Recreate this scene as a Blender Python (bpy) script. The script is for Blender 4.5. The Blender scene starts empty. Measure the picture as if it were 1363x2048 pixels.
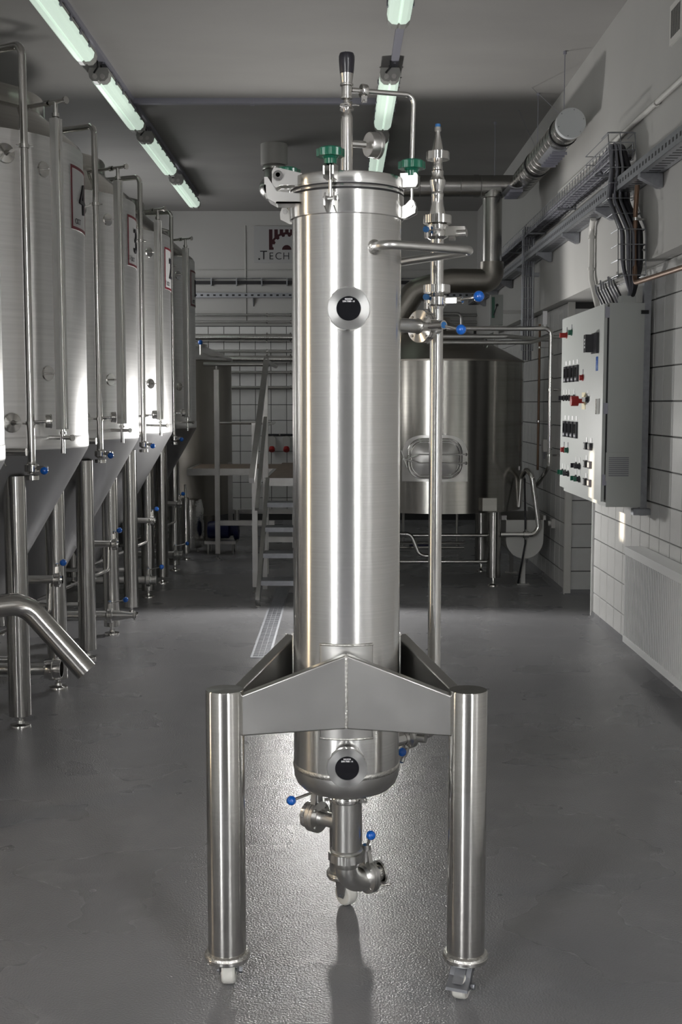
import bpy, math, random
from mathutils import Vector, Matrix
random.seed(7)
PI = math.pi
S = bpy.context.scene
COL = S.collection

# ------------------------------------------------------------------ camera
cam_d = bpy.data.cameras.new('camera'); cam = bpy.data.objects.new('camera', cam_d); COL.objects.link(cam)
cam_d.sensor_fit = 'VERTICAL'; cam_d.sensor_height = 36.0; cam_d.lens = 2380 / 2048 * 36.0
cam_d.clip_start = 0.02; cam_d.clip_end = 100
cam.location = (0, 0, 1.45)
cam.rotation_euler = (PI / 2 - math.atan(218 / 2380), 0, 0)
S.camera = cam

# ------------------------------------------------------------------ world, lights, exposure
wd = bpy.data.worlds.new('world'); S.world = wd; wd.use_nodes = True
wd.node_tree.nodes['Background'].inputs[0].default_value = (0.75, 0.82, 0.95, 1)
wd.node_tree.nodes['Background'].inputs[1].default_value = 0.6
S.view_settings.view_transform = 'Standard'; S.view_settings.look = 'None'
S.view_settings.gamma = 1.0; S.view_settings.use_curve_mapping = False
S.view_settings.exposure = 0.0
FLUO = 0.66          # ceiling lamp diffusers
PANEL_GLOW = 24.0           # glow of the added window panels near the photographer
def light(name, kind, loc, energy, color=(1, 1, 1), **kw):
    l = bpy.data.lights.new(name, kind); l.energy = energy; l.color = color
    for k, v in kw.items(): setattr(l, k, v)
    o = bpy.data.objects.new(name, l); COL.objects.link(o); o.location = loc
    return o
fl = light('flash_behind_vessel', 'SPOT', (-0.10, 8.75, 1.20), 138, (1, 0.98, 0.95), shadow_soft_size=0.10, spot_size=math.radians(176), spot_blend=.2)
fl.rotation_euler = (-PI / 2 - math.radians(14), 0, 0)
sun = light('low_winter_sun', 'SUN', (-8, -4, 4), 14.0, (1.0, 0.87, 0.68), angle=0.006)
sun.rotation_euler = Vector((.574, .819, -.2126)).to_track_quat('-Z', 'Y').to_euler()

# ------------------------------------------------------------------ materials
MATS = {}
def mat(name, color, rough=0.5, metal=0.0, aniso=0.0, axis='Z', noise=0.0, nscale=(8, 8, 8), bump=0.0, bscale=(60, 60, 60), emit=0.0, trans=0.0, coat=0.0, rvar=0.0):
    m = bpy.data.materials.new(name); m.use_nodes = True
    nt = m.node_tree; b = nt.nodes['Principled BSDF']
    I = b.inputs
    I['Base Color'].default_value = (*color, 1); I['Roughness'].default_value = rough; I['Metallic'].default_value = metal
    if coat: I['Coat Weight'].default_value = coat; I['Coat Roughness'].default_value = 0.08
    if trans: I['Transmission Weight'].default_value = trans
    if emit:
        I['Emission Color'].default_value = (*color, 1); I['Emission Strength'].default_value = emit
    if aniso:
        I['Anisotropic'].default_value = aniso; I['Anisotropic Rotation'].default_value = .25
        t = nt.nodes.new('ShaderNodeTangent'); t.direction_type = 'RADIAL'; t.axis = axis
        nt.links.new(t.outputs[0], I['Tangent'])
    tc = nt.nodes.new('ShaderNodeTexCoord')
    def ntex(sc, detail=4):
        mp = nt.nodes.new('ShaderNodeMapping'); mp.inputs['Scale'].default_value = sc
        nt.links.new(tc.outputs['Object'], mp.inputs['Vector'])
        n = nt.nodes.new('ShaderNodeTexNoise'); n.inputs['Scale'].default_value = 1; n.inputs['Detail'].default_value = detail
        nt.links.new(mp.outputs[0], n.inputs['Vector']); return n
    if noise:
        n = ntex(nscale); r = nt.nodes.new('ShaderNodeMapRange')
        r.inputs['From Min'].default_value = .3; r.inputs['From Max'].default_value = .7
        r.inputs['To Min'].default_value = 1 - noise; r.inputs['To Max'].default_value = 1 + noise
        nt.links.new(n.outputs[0], r.inputs['Value'])
        mx = nt.nodes.new('ShaderNodeMix'); mx.data_type = 'RGBA'; mx.blend_type = 'MULTIPLY'; mx.inputs[0].default_value = 1
        mx.inputs[6].default_value = (*color, 1); nt.links.new(r.outputs[0], mx.inputs[7]); nt.links.new(mx.outputs[2], I['Base Color'])
    if rvar:
        n = ntex(nscale); r = nt.nodes.new('ShaderNodeMapRange')
        r.inputs['From Min'].default_value = .3; r.inputs['From Max'].default_value = .7
        r.inputs['To Min'].default_value = rough - rvar; r.inputs['To Max'].default_value = rough + rvar
        nt.links.new(n.outputs[0], r.inputs['Value']); nt.links.new(r.outputs[0], I['Roughness'])
    if bump:
        n = ntex(bscale, 3); bp = nt.nodes.new('ShaderNodeBump'); bp.inputs['Strength'].default_value = bump; bp.inputs['Distance'].default_value = 0.002
        nt.links.new(n.outputs[0], bp.inputs['Height']); nt.links.new(bp.outputs[0], I['Normal'])
    MATS[name] = m; return m
mat('brushed', (.77, .765, .75), .22, 1, aniso=.82, noise=.05, nscale=(1.5, 1.5, 260))
mat('brushed_leg', (.56, .55, .53), .17, 1, aniso=.75, noise=.05, nscale=(2, 2, 300))
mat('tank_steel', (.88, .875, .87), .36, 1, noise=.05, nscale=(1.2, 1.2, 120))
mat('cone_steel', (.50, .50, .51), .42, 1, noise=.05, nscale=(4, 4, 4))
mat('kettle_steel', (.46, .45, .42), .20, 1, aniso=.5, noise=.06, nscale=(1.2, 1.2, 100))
mat('dark_steel', (.34, .32, .29), .36, 1, noise=.08, nscale=(2, 2, 2))
mat('polished', (.70, .69, .67), .14, 1, noise=.03, nscale=(20, 20, 20))
mat('satin', (.60, .595, .58), .30, 1, noise=.06, nscale=(12, 12, 12), bump=.05, bscale=(300, 300, 300))
mat('plate', (.50, .495, .48), .34, 1, noise=.06, nscale=(6, 6, 6), rvar=.05)
mat('ring_steel', (.60, .60, .59), .30, 1, aniso=.8, axis='Y')
mat('duct_steel', (.52, .51, .49), .26, 1, noise=.06, nscale=(5, 5, 5))
mat('galv', (.36, .37, .395), .45, .9, noise=.1, nscale=(30, 30, 30))
mat('weld', (.62, .61, .58), .32, 1, noise=.25, nscale=(160, 160, 160), bump=.8, bscale=(220, 220, 220))
mat('foil', (.85, .84, .82), .18, 1, bump=1.0, bscale=(60, 60, 60))
mat('rubber', (.012, .012, .014), .55)
mat('black_plastic', (.014, .013, .020), .28, coat=.3)
mat('glass_black', (.004, .004, .007), .04, coat=.5)
mat('green', (.003, .118, .068), .28, coat=.4)
mat('blue_ball', (.004, .13, .60), .14, coat=.6)
mat('blue_cap', (.03, .16, .42), .4)
mat('red', (.34, .010, .010), .4)
mat('dark_red', (.035, .002, .006), .6)
mat('border_red', (.11, .004, .012), .5)
mat('cream', (.75, .68, .42), .5)
mat('nylon', (.80, .79, .74), .38, noise=.04, nscale=(40, 40, 40))
mat('white_text', (.85, .85, .86), .5)
mat('ink', (.012, .010, .014), .6)
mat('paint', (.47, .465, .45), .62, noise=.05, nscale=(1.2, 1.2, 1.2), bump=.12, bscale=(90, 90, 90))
mat('dark_paint', (.06, .06, .06), .6)
mat('fill_emit', (1, 1, 1), .5, emit=2.8)  # glow of the added far-end window
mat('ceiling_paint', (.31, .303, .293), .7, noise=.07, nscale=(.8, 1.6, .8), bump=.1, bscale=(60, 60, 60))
mat('tile', (.66, .66, .65), .22, noise=.04, nscale=(9, 9, 9))
mat('grout', (.05, .05, .05), .8)
mat('cabinet', (.45, .47, .455), .45, bump=.10, bscale=(500, 500, 500))
mat('radiator', (.76, .77, .77), .35)
mat('pvc_grey', (.50, .49, .47), .45)
mat('pvc_white', (.66, .65, .62), .4)
mat('trough_white', (.60, .60, .58), .42)
mat('copper', (.20, .125, .085), .45, .6)
mat('cable_grey', (.20, .20, .23), .5)
mat('cable_black', (.015, .014, .018), .45)
mat('cable_cream', (.55, .48, .33), .5)
mat('wood_deck', (.16, .12, .09), .7, noise=.2, nscale=(20, 20, 20))
mat('strut', (.36, .36, .42), .4, .5)
mat('sign_white', (.42, .42, .42), .4)
mat('blue_pump', (.004, .010, .075), .4)
mat('lit_cap', (.60, .62, .63), .5, .25)  # lighter than galv: light falling on the duct end cap, put into its colour
mat('clear_plastic', (.55, .55, .53), .18, .35)
mat('lamp_cover', (.62, .76, .65), .3, emit=FLUO)
mat('lamp_end', (.36, .36, .34), .35, coat=.3)
mat('strip_emit', (1, 1, 1), .5, emit=PANEL_GLOW)
mat('warmlight', (1.0, .80, .55), .5, emit=7.0)

# floor: epoxy screed with scuffs and a fine grain
def floor_mat():
    m = bpy.data.materials.new('floor_epoxy'); m.use_nodes = True; nt = m.node_tree; b = nt.nodes['Principled BSDF']
    tc = nt.nodes.new('ShaderNodeTexCoord')
    def noise(sc, det, dist=0):
        n = nt.nodes.new('ShaderNodeTexNoise'); n.inputs['Scale'].default_value = sc; n.inputs['Detail'].default_value = det; n.inputs['Distortion'].default_value = dist
        nt.links.new(tc.outputs['Object'], n.inputs['Vector']); return n
    r = nt.nodes.new('ShaderNodeValToRGB'); nt.links.new(noise(1.3, 3, 0).outputs[0], r.inputs[0])
    r.color_ramp.elements[0].position = .25; r.color_ramp.elements[0].color = (.180, .180, .189, 1)
    r.color_ramp.elements[1].position = .75; r.color_ramp.elements[1].color = (.255, .255, .265, 1)
    r2 = nt.nodes.new('ShaderNodeValToRGB'); nt.links.new(noise(5.0, 5, .3).outputs[0], r2.inputs[0])
    r2.color_ramp.elements[0].position = .55; r2.color_ramp.elements[0].color = (0, 0, 0, 1)
    r2.color_ramp.elements[1].position = .85; r2.color_ramp.elements[1].color = (.06, .06, .06, 1)
    ad = nt.nodes.new('ShaderNodeMix'); ad.data_type = 'RGBA'; ad.blend_type = 'ADD'; ad.inputs[0].default_value = 1
    nt.links.new(r.outputs[0], ad.inputs[6]); nt.links.new(r2.outputs[0], ad.inputs[7]); nt.links.new(ad.outputs[2], b.inputs['Base Color'])
    rr = nt.nodes.new('ShaderNodeMapRange'); rr.inputs['To Min'].default_value = .22; rr.inputs['To Max'].default_value = .34
    nt.links.new(noise(2.0, 3, 0).outputs[0], rr.inputs['Value']); nt.links.new(rr.outputs[0], b.inputs['Roughness'])
    bp = nt.nodes.new('ShaderNodeBump'); bp.inputs['Strength'].default_value = .5; bp.inputs['Distance'].default_value = .0035
    nt.links.new(noise(170, 2).outputs[0], bp.inputs['Height']); nt.links.new(bp.outputs[0], b.inputs['Normal'])
    MATS['floor_epoxy'] = m
floor_mat()

# ------------------------------------------------------------------ mesh builder
def frame(d):
    d = Vector(d).normalized()
    u = d.orthogonal().normalized() if abs(d.z) < .999 else Vector((1, 0, 0))
    if abs(d.z) < .999: u = Vector((0, 0, 1)).cross(d).normalized()
    return u, d.cross(u).normalized(), d
def rounded(pts, R):
    pts = [Vector(p) for p in pts]
    if R <= 0 or len(pts) < 3: return pts
    out = [pts[0]]
    for i in range(1, len(pts) - 1):
        a, p, c = pts[i - 1], pts[i], pts[i + 1]
        d1, d2 = (a - p), (c - p); l1, l2 = d1.length, d2.length; d1.normalize(); d2.normalize()
        ang = d1.angle(d2, PI)
        if ang > PI - .05: out.append(p); continue
        t = min(R / math.tan(ang / 2), l1 * .48, l2 * .48); r = t * math.tan(ang / 2)
        cen = p + (d1 + d2).normalized() * (r / math.sin(ang / 2))
        s, e = p + d1 * t, p + d2 * t
        va, vb = s - cen, e - cen; tot = va.angle(vb)
        n = max(3, int(math.degrees(tot) / 12))
        for k in range(n + 1):
            f = k / n; out.append(cen + (va * math.sin((1 - f) * tot) + vb * math.sin(f * tot)) / math.sin(tot))
    out.append(pts[-1]); return out
class B:
    def __init__(s): s.v = []; s.f = []
    def add(s, vs, fs):
        o = len(s.v); s.v += [tuple(v) for v in vs]; s.f += [tuple(i + o for i in f) for f in fs]; return s
    def box(s, x0, x1, y0, y1, z0, z1):
        return s.add([(x, y, z) for z in (z0, z1) for y in (y0, y1) for x in (x0, x1)],
                     [(0, 2, 3, 1), (4, 5, 7, 6), (0, 1, 5, 4), (2, 6, 7, 3), (0, 4, 6, 2), (1, 3, 7, 5)])
    def bar(s, p0, p1, w, h, up=(0, 0, 1)):          # rectangular bar from p0 to p1
        p0, p1, up = Vector(p0), Vector(p1), Vector(up); d = (p1 - p0).normalized()
        x = d.cross(up)
        if x.length < 1e-4: x = Vector((1, 0, 0))
        x.normalize(); y = x.cross(d).normalized()
        vs = [p + x * a * w / 2 + y * b * h / 2 for p in (p0, p1) for b in (-1, 1) for a in (-1, 1)]
        return s.add(vs, [(0, 1, 3, 2), (4, 6, 7, 5), (0, 4, 5, 1), (2, 3, 7, 6), (0, 2, 6, 4), (1, 5, 7, 3)])
    def cyl(s, p0, p1, r0, r1=None, n=24, caps=True):
        r1 = r0 if r1 is None else r1
        p0, p1 = Vector(p0), Vector(p1); u, w, d = frame(p1 - p0); vs = []
        for p, r in ((p0, r0), (p1, r1)):
            for k in range(n):
                a = 2 * PI * k / n; vs.append(p + (u * math.cos(a) + w * math.sin(a)) * r)
        fs = [(k, (k + 1) % n, n + (k + 1) % n, n + k) for k in range(n)]
        if caps: fs += [tuple(range(n - 1, -1, -1)), tuple(range(n, 2 * n))]
        return s.add(vs, fs)
    def tube(s, pts, r, n=14, bend=0.0, caps=True):
        P = rounded(pts, bend); m = len(P)
        if m < 2: return s
        d = (P[1] - P[0]).normalized(); u, w, _ = frame(d); vs = []
        prev = d
        for i, p in enumerate(P):
            t = (P[min(i + 1, m - 1)] - P[max(i - 1, 0)]).normalized()
            q = prev.rotation_difference(t); u = q @ u; w = q @ w; prev = t
            for k in range(n):
                a = 2 * PI * k / n; vs.append(p + (u * math.cos(a) + w * math.sin(a)) * r)
        fs = []
        for i in range(m - 1):
            for k in range(n): fs.append((i * n + k, i * n + (k + 1) % n, (i + 1) * n + (k + 1) % n, (i + 1) * n + k))
        if caps: fs += [tuple(range(n - 1, -1, -1)), tuple(range((m - 1) * n, m * n))]
        return s.add(vs, fs)
    def lathe(s, prof, o=(0, 0, 0), axis=(0, 0, 1), n=40):
        o = Vector(o); d = Vector(axis).normalized()
        if abs(d.z) > .999: u, w = Vector((1, 0, 0)), Vector((0, 1, 0)) * (1 if d.z > 0 else -1)
        else: u, w, _ = frame(d)
        vs, rings = [], []
        for r, h in prof:
            if r < 1e-6: rings.append([len(vs)]); vs.append(o + d * h)
            else:
                rings.append(list(range(len(vs), len(vs) + n)))
                for k in range(n):
                    a = 2 * PI * k / n; vs.append(o + d * h + (u * math.cos(a) + w * math.sin(a)) * r)
        fs = []
        for A, C in zip(rings, rings[1:]):
            if len(A) == 1 and len(C) == 1: continue
            for k in range(n):
                k2 = (k + 1) % n
                if len(A) == 1: fs.append((A[0], C[k2], C[k]))
                elif len(C) == 1: fs.append((A[k], A[k2], C[0]))
                else: fs.append((A[k], A[k2], C[k2], C[k]))
        return s.add(vs, fs)
    def sphere(s, c, r, n=20):
        return s.lathe([(r * math.sin(PI * i / 12), -r * math.cos(PI * i / 12)) if 0 < i < 12 else (0, (-r if i == 0 else r)) for i in range(13)], c, n=n)
    def prism(s, poly, o, u, w, depth):              # polygon in plane (o,u,w) extruded by depth vector
        o, u, w, dp = Vector(o), Vector(u), Vector(w), Vector(depth); n = len(poly)
        b = [o + u * x + w * y for x, y in poly]
        return s.add(b + [p + dp for p in b], [tuple(range(n - 1, -1, -1)), tuple(range(n, 2 * n))] + [(k, (k + 1) % n, n + (k + 1) % n, n + k) for k in range(n)])
    def arcplate(s, r0, r1, a0, a1, z0, z1, n=12, o=(0, 0)):   # curved plate round a vertical axis
        vs = []
        for k in range(n + 1):
            a = a0 + (a1 - a0) * k / n; c, t = math.cos(a), math.sin(a)
            vs += [(o[0] + r0 * c, o[1] + r0 * t, z0), (o[0] + r1 * c, o[1] + r1 * t, z0), (o[0] + r1 * c, o[1] + r1 * t, z1), (o[0] + r0 * c, o[1] + r0 * t, z1)]
        fs = [(0, 1, 2, 3), (n * 4 + 3, n * 4 + 2, n * 4 + 1, n * 4)]
        for k in range(n):
            q = k * 4
            for i in range(4): fs.append((q + i, q + 4 + i, q + 4 + (i + 1) % 4, q + (i + 1) % 4))
        return s.add(vs, fs)
    def mesh(s, name, m):
        me = bpy.data.meshes.new(name); me.from_pydata(s.v, [], s.f); me.materials.append(MATS[m]); me.update()
        import bmesh
        bm = bmesh.new(); bm.from_mesh(me); bmesh.ops.recalc_face_normals(bm, faces=bm.faces); bm.to_mesh(me); bm.free()
        me.shade_smooth(); me.set_sharp_from_angle(angle=math.radians(32)); return me
    def obj(s, name, m, parent=None, label=None):
        o = bpy.data.objects.new(name, s.mesh(name, m)); COL.objects.link(o)
        if parent: o.parent = parent
        if label: o['label'] = label
        return o
def inst(name, me, parent=None, loc=(0, 0, 0), rot=(0, 0, 0)):
    o = bpy.data.objects.new(name, me); COL.objects.link(o); o.location = loc; o.rotation_euler = rot
    if parent: o.parent = parent
    return o
def tag(o, label, cat, group=None):
    o['label'] = label; o['category'] = cat
    if group: o['group'] = group
    return o
def thing(name, label, cat, loc=(0, 0, 0), group=None):
    o = bpy.data.objects.new(name, None); o.empty_display_size = .1; COL.objects.link(o); o.location = loc
    return tag(o, label, cat, group)
def struct(o): o['kind'] = 'structure'; return o
def kids(o): return [c for c in bpy.data.objects if c.parent == o]
def copy_tree(o, parent=None):
    c = o.copy(); COL.objects.link(c); c.parent = parent
    for ch in kids(o): copy_tree(ch, c)
    return c
def text_mesh(txt, size, m, name='lettering', bold=0.0):
    cu = bpy.data.curves.new(name, 'FONT'); cu.body = txt; cu.size = size; cu.extrude = size * .02; cu.align_x = 'CENTER'; cu.offset = bold
    t = bpy.data.objects.new(name, cu); COL.objects.link(t)
    dg = bpy.context.evaluated_depsgraph_get(); dg.update()
    me = bpy.data.meshes.new_from_object(t.evaluated_get(dg)); bpy.data.objects.remove(t); bpy.data.curves.remove(cu)
    me.materials.clear(); me.materials.append(MATS[m]); me.name = name; return me
def circle(r, n=24, flute=0, amp=0.0):
    return [((r * (1 + amp * math.cos(flute * 2 * PI * k / n))) * math.cos(2 * PI * k / n), (r * (1 + amp * math.cos(flute * 2 * PI * k / n))) * math.sin(2 * PI * k / n)) for k in range(n)]

# ================================================================== ROOM
XL, XR, YF, YB, ZC = -2.75, 1.715, -3.2, 14.4, 3.72
struct(B().box(XL - .2, 2.5, YF - .2, YB + .2, -.2, 0).obj('floor', 'floor_epoxy'))
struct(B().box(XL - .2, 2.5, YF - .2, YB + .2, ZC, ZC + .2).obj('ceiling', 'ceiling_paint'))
# left wall with a narrow window slit through which the low sun falls
SL0, SL1, SZ0, SZ1 = .52, .935, 2.25, 2.80
b = B()
b.box(XL - .2, XL, YF, SL0, 0, ZC); b.box(XL - .2, XL, SL1, YB, 0, ZC)
b.box(XL - .2, XL, SL0, SL1, 0, SZ0); b.box(XL - .2, XL, SL0, SL1, SZ1, ZC)
struct(b.obj('wall_left', 'paint'))
w = struct(B().box(XL - .03, XL + .012, SL0 - .05, SL0, SZ0, SZ1).box(XL - .03, XL + .012, SL1, SL1 + .05, SZ0, SZ1).box(XL - .03, XL + .012, SL0 - .05, SL1 + .05, SZ1, SZ1 + .05).obj('window_1', 'pvc_white'))
B().box(XL - .10, XL + .06, SL0 - .06, SL1 + .06, SZ0 - .03, SZ0).obj('window_sill', 'pvc_white', w)
w = struct(B().box(XL, XL + .04, 2.70, 2.76, .34, 2.66).box(XL, XL + .04, 2.94, 3.0, .34, 2.66).box(XL, XL + .04, 2.76, 2.94, 2.6, 2.66).box(XL, XL + .04, 2.76, 2.94, .34, .40).obj('window_added_6', 'pvc_white'))  # added window, its glow makes the warm strip on the vessel
B().box(XL + .002, XL + .012, 2.76, 2.94, .40, 2.60).obj('glow_panel', 'warmlight', w)
# unseen window added behind the tanks to brighten the far end
w = struct(B().box(XL, XL + .05, 10.94, 11.0, 1.94, 3.26).box(XL, XL + .05, 13.6, 13.66, 1.94, 3.26).box(XL, XL + .05, 11.0, 13.6, 3.2, 3.26).box(XL, XL + .05, 11.0, 13.6, 1.94, 2.0).box(XL + .008, XL + .045, 12.27, 12.33, 2.0, 3.2).obj('window_added_5', 'pvc_white'))
B().box(XL + .002, XL + .012, 11.0, 13.6, 2.0, 3.2).obj('glow_panel', 'fill_emit', w)
# unseen wall behind the photographer, kept dark for contrast in the steel
b = B(); b.box(XL, 2.5, YF - .2, YF, 0, ZC); struct(b.obj('wall_front', 'dark_paint'))
WY0, WY1, WZ0, WZ1 = -3.10, -1.90, .35, 3.2  # added left-wall window, glowing for the vessel's bright strip and room fill
w = struct(B().box(XL, XL + .05, WY0 - .06, WY0, WZ0 - .06, WZ1 + .06).box(XL, XL + .05, WY1, WY1 + .06, WZ0 - .06, WZ1 + .06)
           .box(XL, XL + .05, WY0, WY1, WZ1, WZ1 + .06).box(XL, XL + .05, WY0, WY1, WZ0 - .06, WZ0).box(XL + .012, XL + .045, WY0, WY1, 1.75, 1.80).obj('window_added_2', 'pvc_white'))
B().box(XL + .005, XL + .015, WY0, WY1, WZ0, WZ1).obj('glow_panel', 'strip_emit', w)
# right wall: tiled below, painted bulkhead above; unseen windows added near the photographer, glowing for the vessel's highlights
b = B(); b.box(1.724, 2.5, YF, 8.02, 0, 2.2); b.box(2.30, 2.5, 8.02, 9.0, 0, 2.2); b.box(1.709, 2.5, 9.0, YB, 0, 2.2)
wr = struct(b.obj('wall_right', 'grout')); RY0, RY1 = -1.55, -.75
struct(B().box(1.62, 2.5, YF, YB, 2.2, ZC).obj('wall_right_upper', 'paint'))
w = struct(B().box(1.66, 1.725, RY0 - .06, RY0, .80, 2.19).box(1.66, 1.725, RY1, RY1 + .06, .80, 2.19).box(1.66, 1.725, RY0, RY1, 2.13, 2.19).box(1.66, 1.725, RY0, RY1, .80, .86).obj('window_added_3', 'pvc_white'))
B().box(1.70, 1.712, RY0, RY1, .86, 2.13).obj('glow_panel', 'strip_emit', w)
B().box(1.60, 1.725, RY0 - .1, RY1 + .1, .76, .80).obj('window_sill', 'pvc_white', w)
w = struct(B().box(1.60, 1.625, RY0 - .05, RY0, 2.26, 3.4).box(1.60, 1.625, RY1, RY1 + .05, 2.26, 3.4).box(1.60, 1.625, RY0, RY1, 3.35, 3.4).box(1.60, 1.625, RY0, RY1, 2.26, 2.31).obj('window_added_4', 'pvc_white'))  # second added window, glowing on the solid bulkhead
B().box(1.608, 1.618, RY0, RY1, 2.31, 3.35).obj('glow_panel', 'strip_emit', w)
b = B(); b.box(XL, 2.5, YB, YB + .2, 0, ZC); wb = struct(b.obj('wall_back', 'paint'))
# tiles as single pieces
def tile_mesh(w, h, t=.009, g=.003, c=.003):
    a, d = w / 2 - g, h / 2 - g; q = B()
    q.add([(-a, 0, -d), (a, 0, -d), (a, 0, d), (-a, 0, d), (-a, -t + c, -d), (a, -t + c, -d), (a, -t + c, d), (-a, -t + c, d),
           (-a + c, -t, -d + c), (a - c, -t, -d + c), (a - c, -t, d - c), (-a + c, -t, d - c)],
          [(0, 1, 5, 4), (1, 2, 6, 5), (2, 3, 7, 6), (3, 0, 4, 7), (4, 5, 9, 8), (5, 6, 10, 9), (6, 7, 11, 10), (7, 4, 8, 11), (8, 9, 10, 11)])
    return q
TW, TH, Z0 = .205, .185, .165
tm = tile_mesh(TW, TH).mesh('tile', 'tile'); tb = tile_mesh(TW, Z0 - .03).mesh('tile', 'tile')
def wall_tiles(parent, x, y0, ncol, rows=11, sgn=-1):
    for c in range(ncol):
        for r in range(-1, rows):
            if r < 0: inst('tile', tb, parent, (x, y0 + sgn * (c + .5) * TW, .03 + (Z0 - .03) / 2), (0, 0, -PI / 2))
            else: inst('tile', tm, parent, (x, y0 + sgn * (c + .5) * TW, Z0 + (r + .5) * TH), (0, 0, -PI / 2))
wall_tiles(wr, 1.724, 8.02, 13)
wall_tiles(wr, 1.709, 9.0, 12, sgn=1)
q = B()
for c in range(14):
    for r in range(11):
        cy_, cz_ = 9.0 + (12 + c + .5) * TW, Z0 + (r + .5) * TH
        q.box(1.700, 1.709, cy_ - TW / 2 + .002, cy_ + TW / 2 - .002, cz_ - TH / 2 + .002, cz_ + TH / 2 - .002)
o = q.obj('tiling', 'tile', wr); o['kind'] = 'stuff'
q = B()
for c in range(41):
    for r in range(-1, 11):
        cy_ = 8.02 - (13 + c + .5) * TW; z0_, z1_ = (.03, Z0) if r < 0 else (Z0 + r * TH, Z0 + (r + 1) * TH)
        if RY0 - .16 < cy_ < RY1 + .16 and z1_ > .76: continue
        q.box(1.715, 1.724, cy_ - TW / 2 + .002, cy_ + TW / 2 - .002, z0_ + .002, z1_ - .002)
o = q.obj('tiling', 'tile', wr); o['kind'] = 'stuff'
wn = struct(B().box(1.735, 2.32, 8.99, 9.002, 0, 2.2).obj('wall_niche', 'grout'))
tn = tile_mesh(.185, .180).mesh('tile', 'tile'); tn0 = tile_mesh(.185, .144).mesh('tile', 'tile')
for c in range(3):
    inst('tile', tn0, wn, (1.72 + (c + .5) * .185, 8.99, .102))
    for r in range(11): inst('tile', tn, wn, (1.72 + (c + .5) * .185, 8.99, .174 + (r + .5) * .180))
gb = struct(B().box(-2.2, 1.70, YB - .006, YB + .01, 0, 2.37).obj('wall_back_tile_bed', 'grout'))
tk = tile_mesh(.187, .187).mesh('tile', 'tile')
for c in range(20):
    for r in range(12): inst('tile', tk, gb, (-2.056 + c * .187, YB - .006, 2.27 - r * .187), (0, 0, 0))
struct(B().box(1.694, 1.745, 8.965, 8.995, 0, 2.2).obj('trim_1', 'pvc_white'))
struct(B().box(1.70, 1.735, 8.015, 8.035, 0, 2.2).obj('trim_2', 'tile'))
def cove(name, pts):
    q = B()
    for (x0, y0), (x1, y1), (nx, ny) in pts:
        P = [(0, 0), (.035, 0), (.012, .010), (.004, .035), (0, .035)]
        q.prism(P, (x0, y0, 0), (nx, ny, 0), (0, 0, 1), (x1 - x0, y1 - y0, 0))
    struct(q.obj(name, 'floor_epoxy'))
cove('baseboard_right', [((1.715, YF), (1.715, 8.02), (-1, 0)), ((1.70, 9.0), (1.70, YB), (-1, 0)), ((1.70, 8.981), (2.3, 8.981), (0, -1))])
cove('baseboard_back', [((-2.7, YB - .015), (1.7, YB - .015), (0, -1))])
struct(B().tube([(-1.136, YB - .006, 2.4), (-1.136, YB - .006, 3.55)], .008, 8).obj('trim_3', 'paint'))
struct(B().tube([(-2.7, YB - .006, 3.03), (1.6, YB - .006, 3.03)], .008, 8).obj('trim_4', 'paint'))

# ================================================================== MAIN VESSEL
VX, VY = .014, 3.0
V = thing('yeast_vessel', 'tall brushed steel pressure vessel on three castor legs in the foreground', 'vessel', (VX, VY, 0))
B().lathe([(.1352, .524), (.1352, 1.905)], n=96).obj('shell', 'brushed', V)
B().lathe([(.1352, .528), (.1355, .515), (.1335, .498), (.127, .482), (.113, .468), (.088, .458), (.05, .452), (0, .450)], n=96).obj('bottom_dish', 'satin', V)
B().lathe([(.1350, .519), (.1366, .521), (.1374, .526), (.1366, .531), (.1350, .533)], n=96).obj('weld_seam', 'weld', V)
co = B().lathe([(.135, 1.897), (.1405, 1.899), (.1415, 1.903), (.1415, 1.953), (.1395, 1.955), (.12, 1.955)], n=96).obj('collar', 'brushed', V)
B().lathe([(.130, 1.9545), (.1402, 1.9545), (.1402, 1.9585), (.130, 1.9585)], n=96).obj('gasket', 'rubber', V)
B().lathe([(.130, 1.958), (.139, 1.958), (.141, 1.962), (.139, 1.966), (.130, 1.966)], n=96).obj('flange_ring', 'brushed', V)
B().lathe([(.130, 1.9655), (.1395, 1.9655), (.1395, 1.9690), (.130, 1.9690)], n=96).obj('gasket', 'rubber', V)
B().lathe([(.12, 1.9685), (.1410, 1.9685), (.1420, 1.971), (.1420, 1.993), (.1405, 1.9955), (.09, 1.999), (0, 2.001)], n=96).obj('lid', 'brushed', V)

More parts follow.
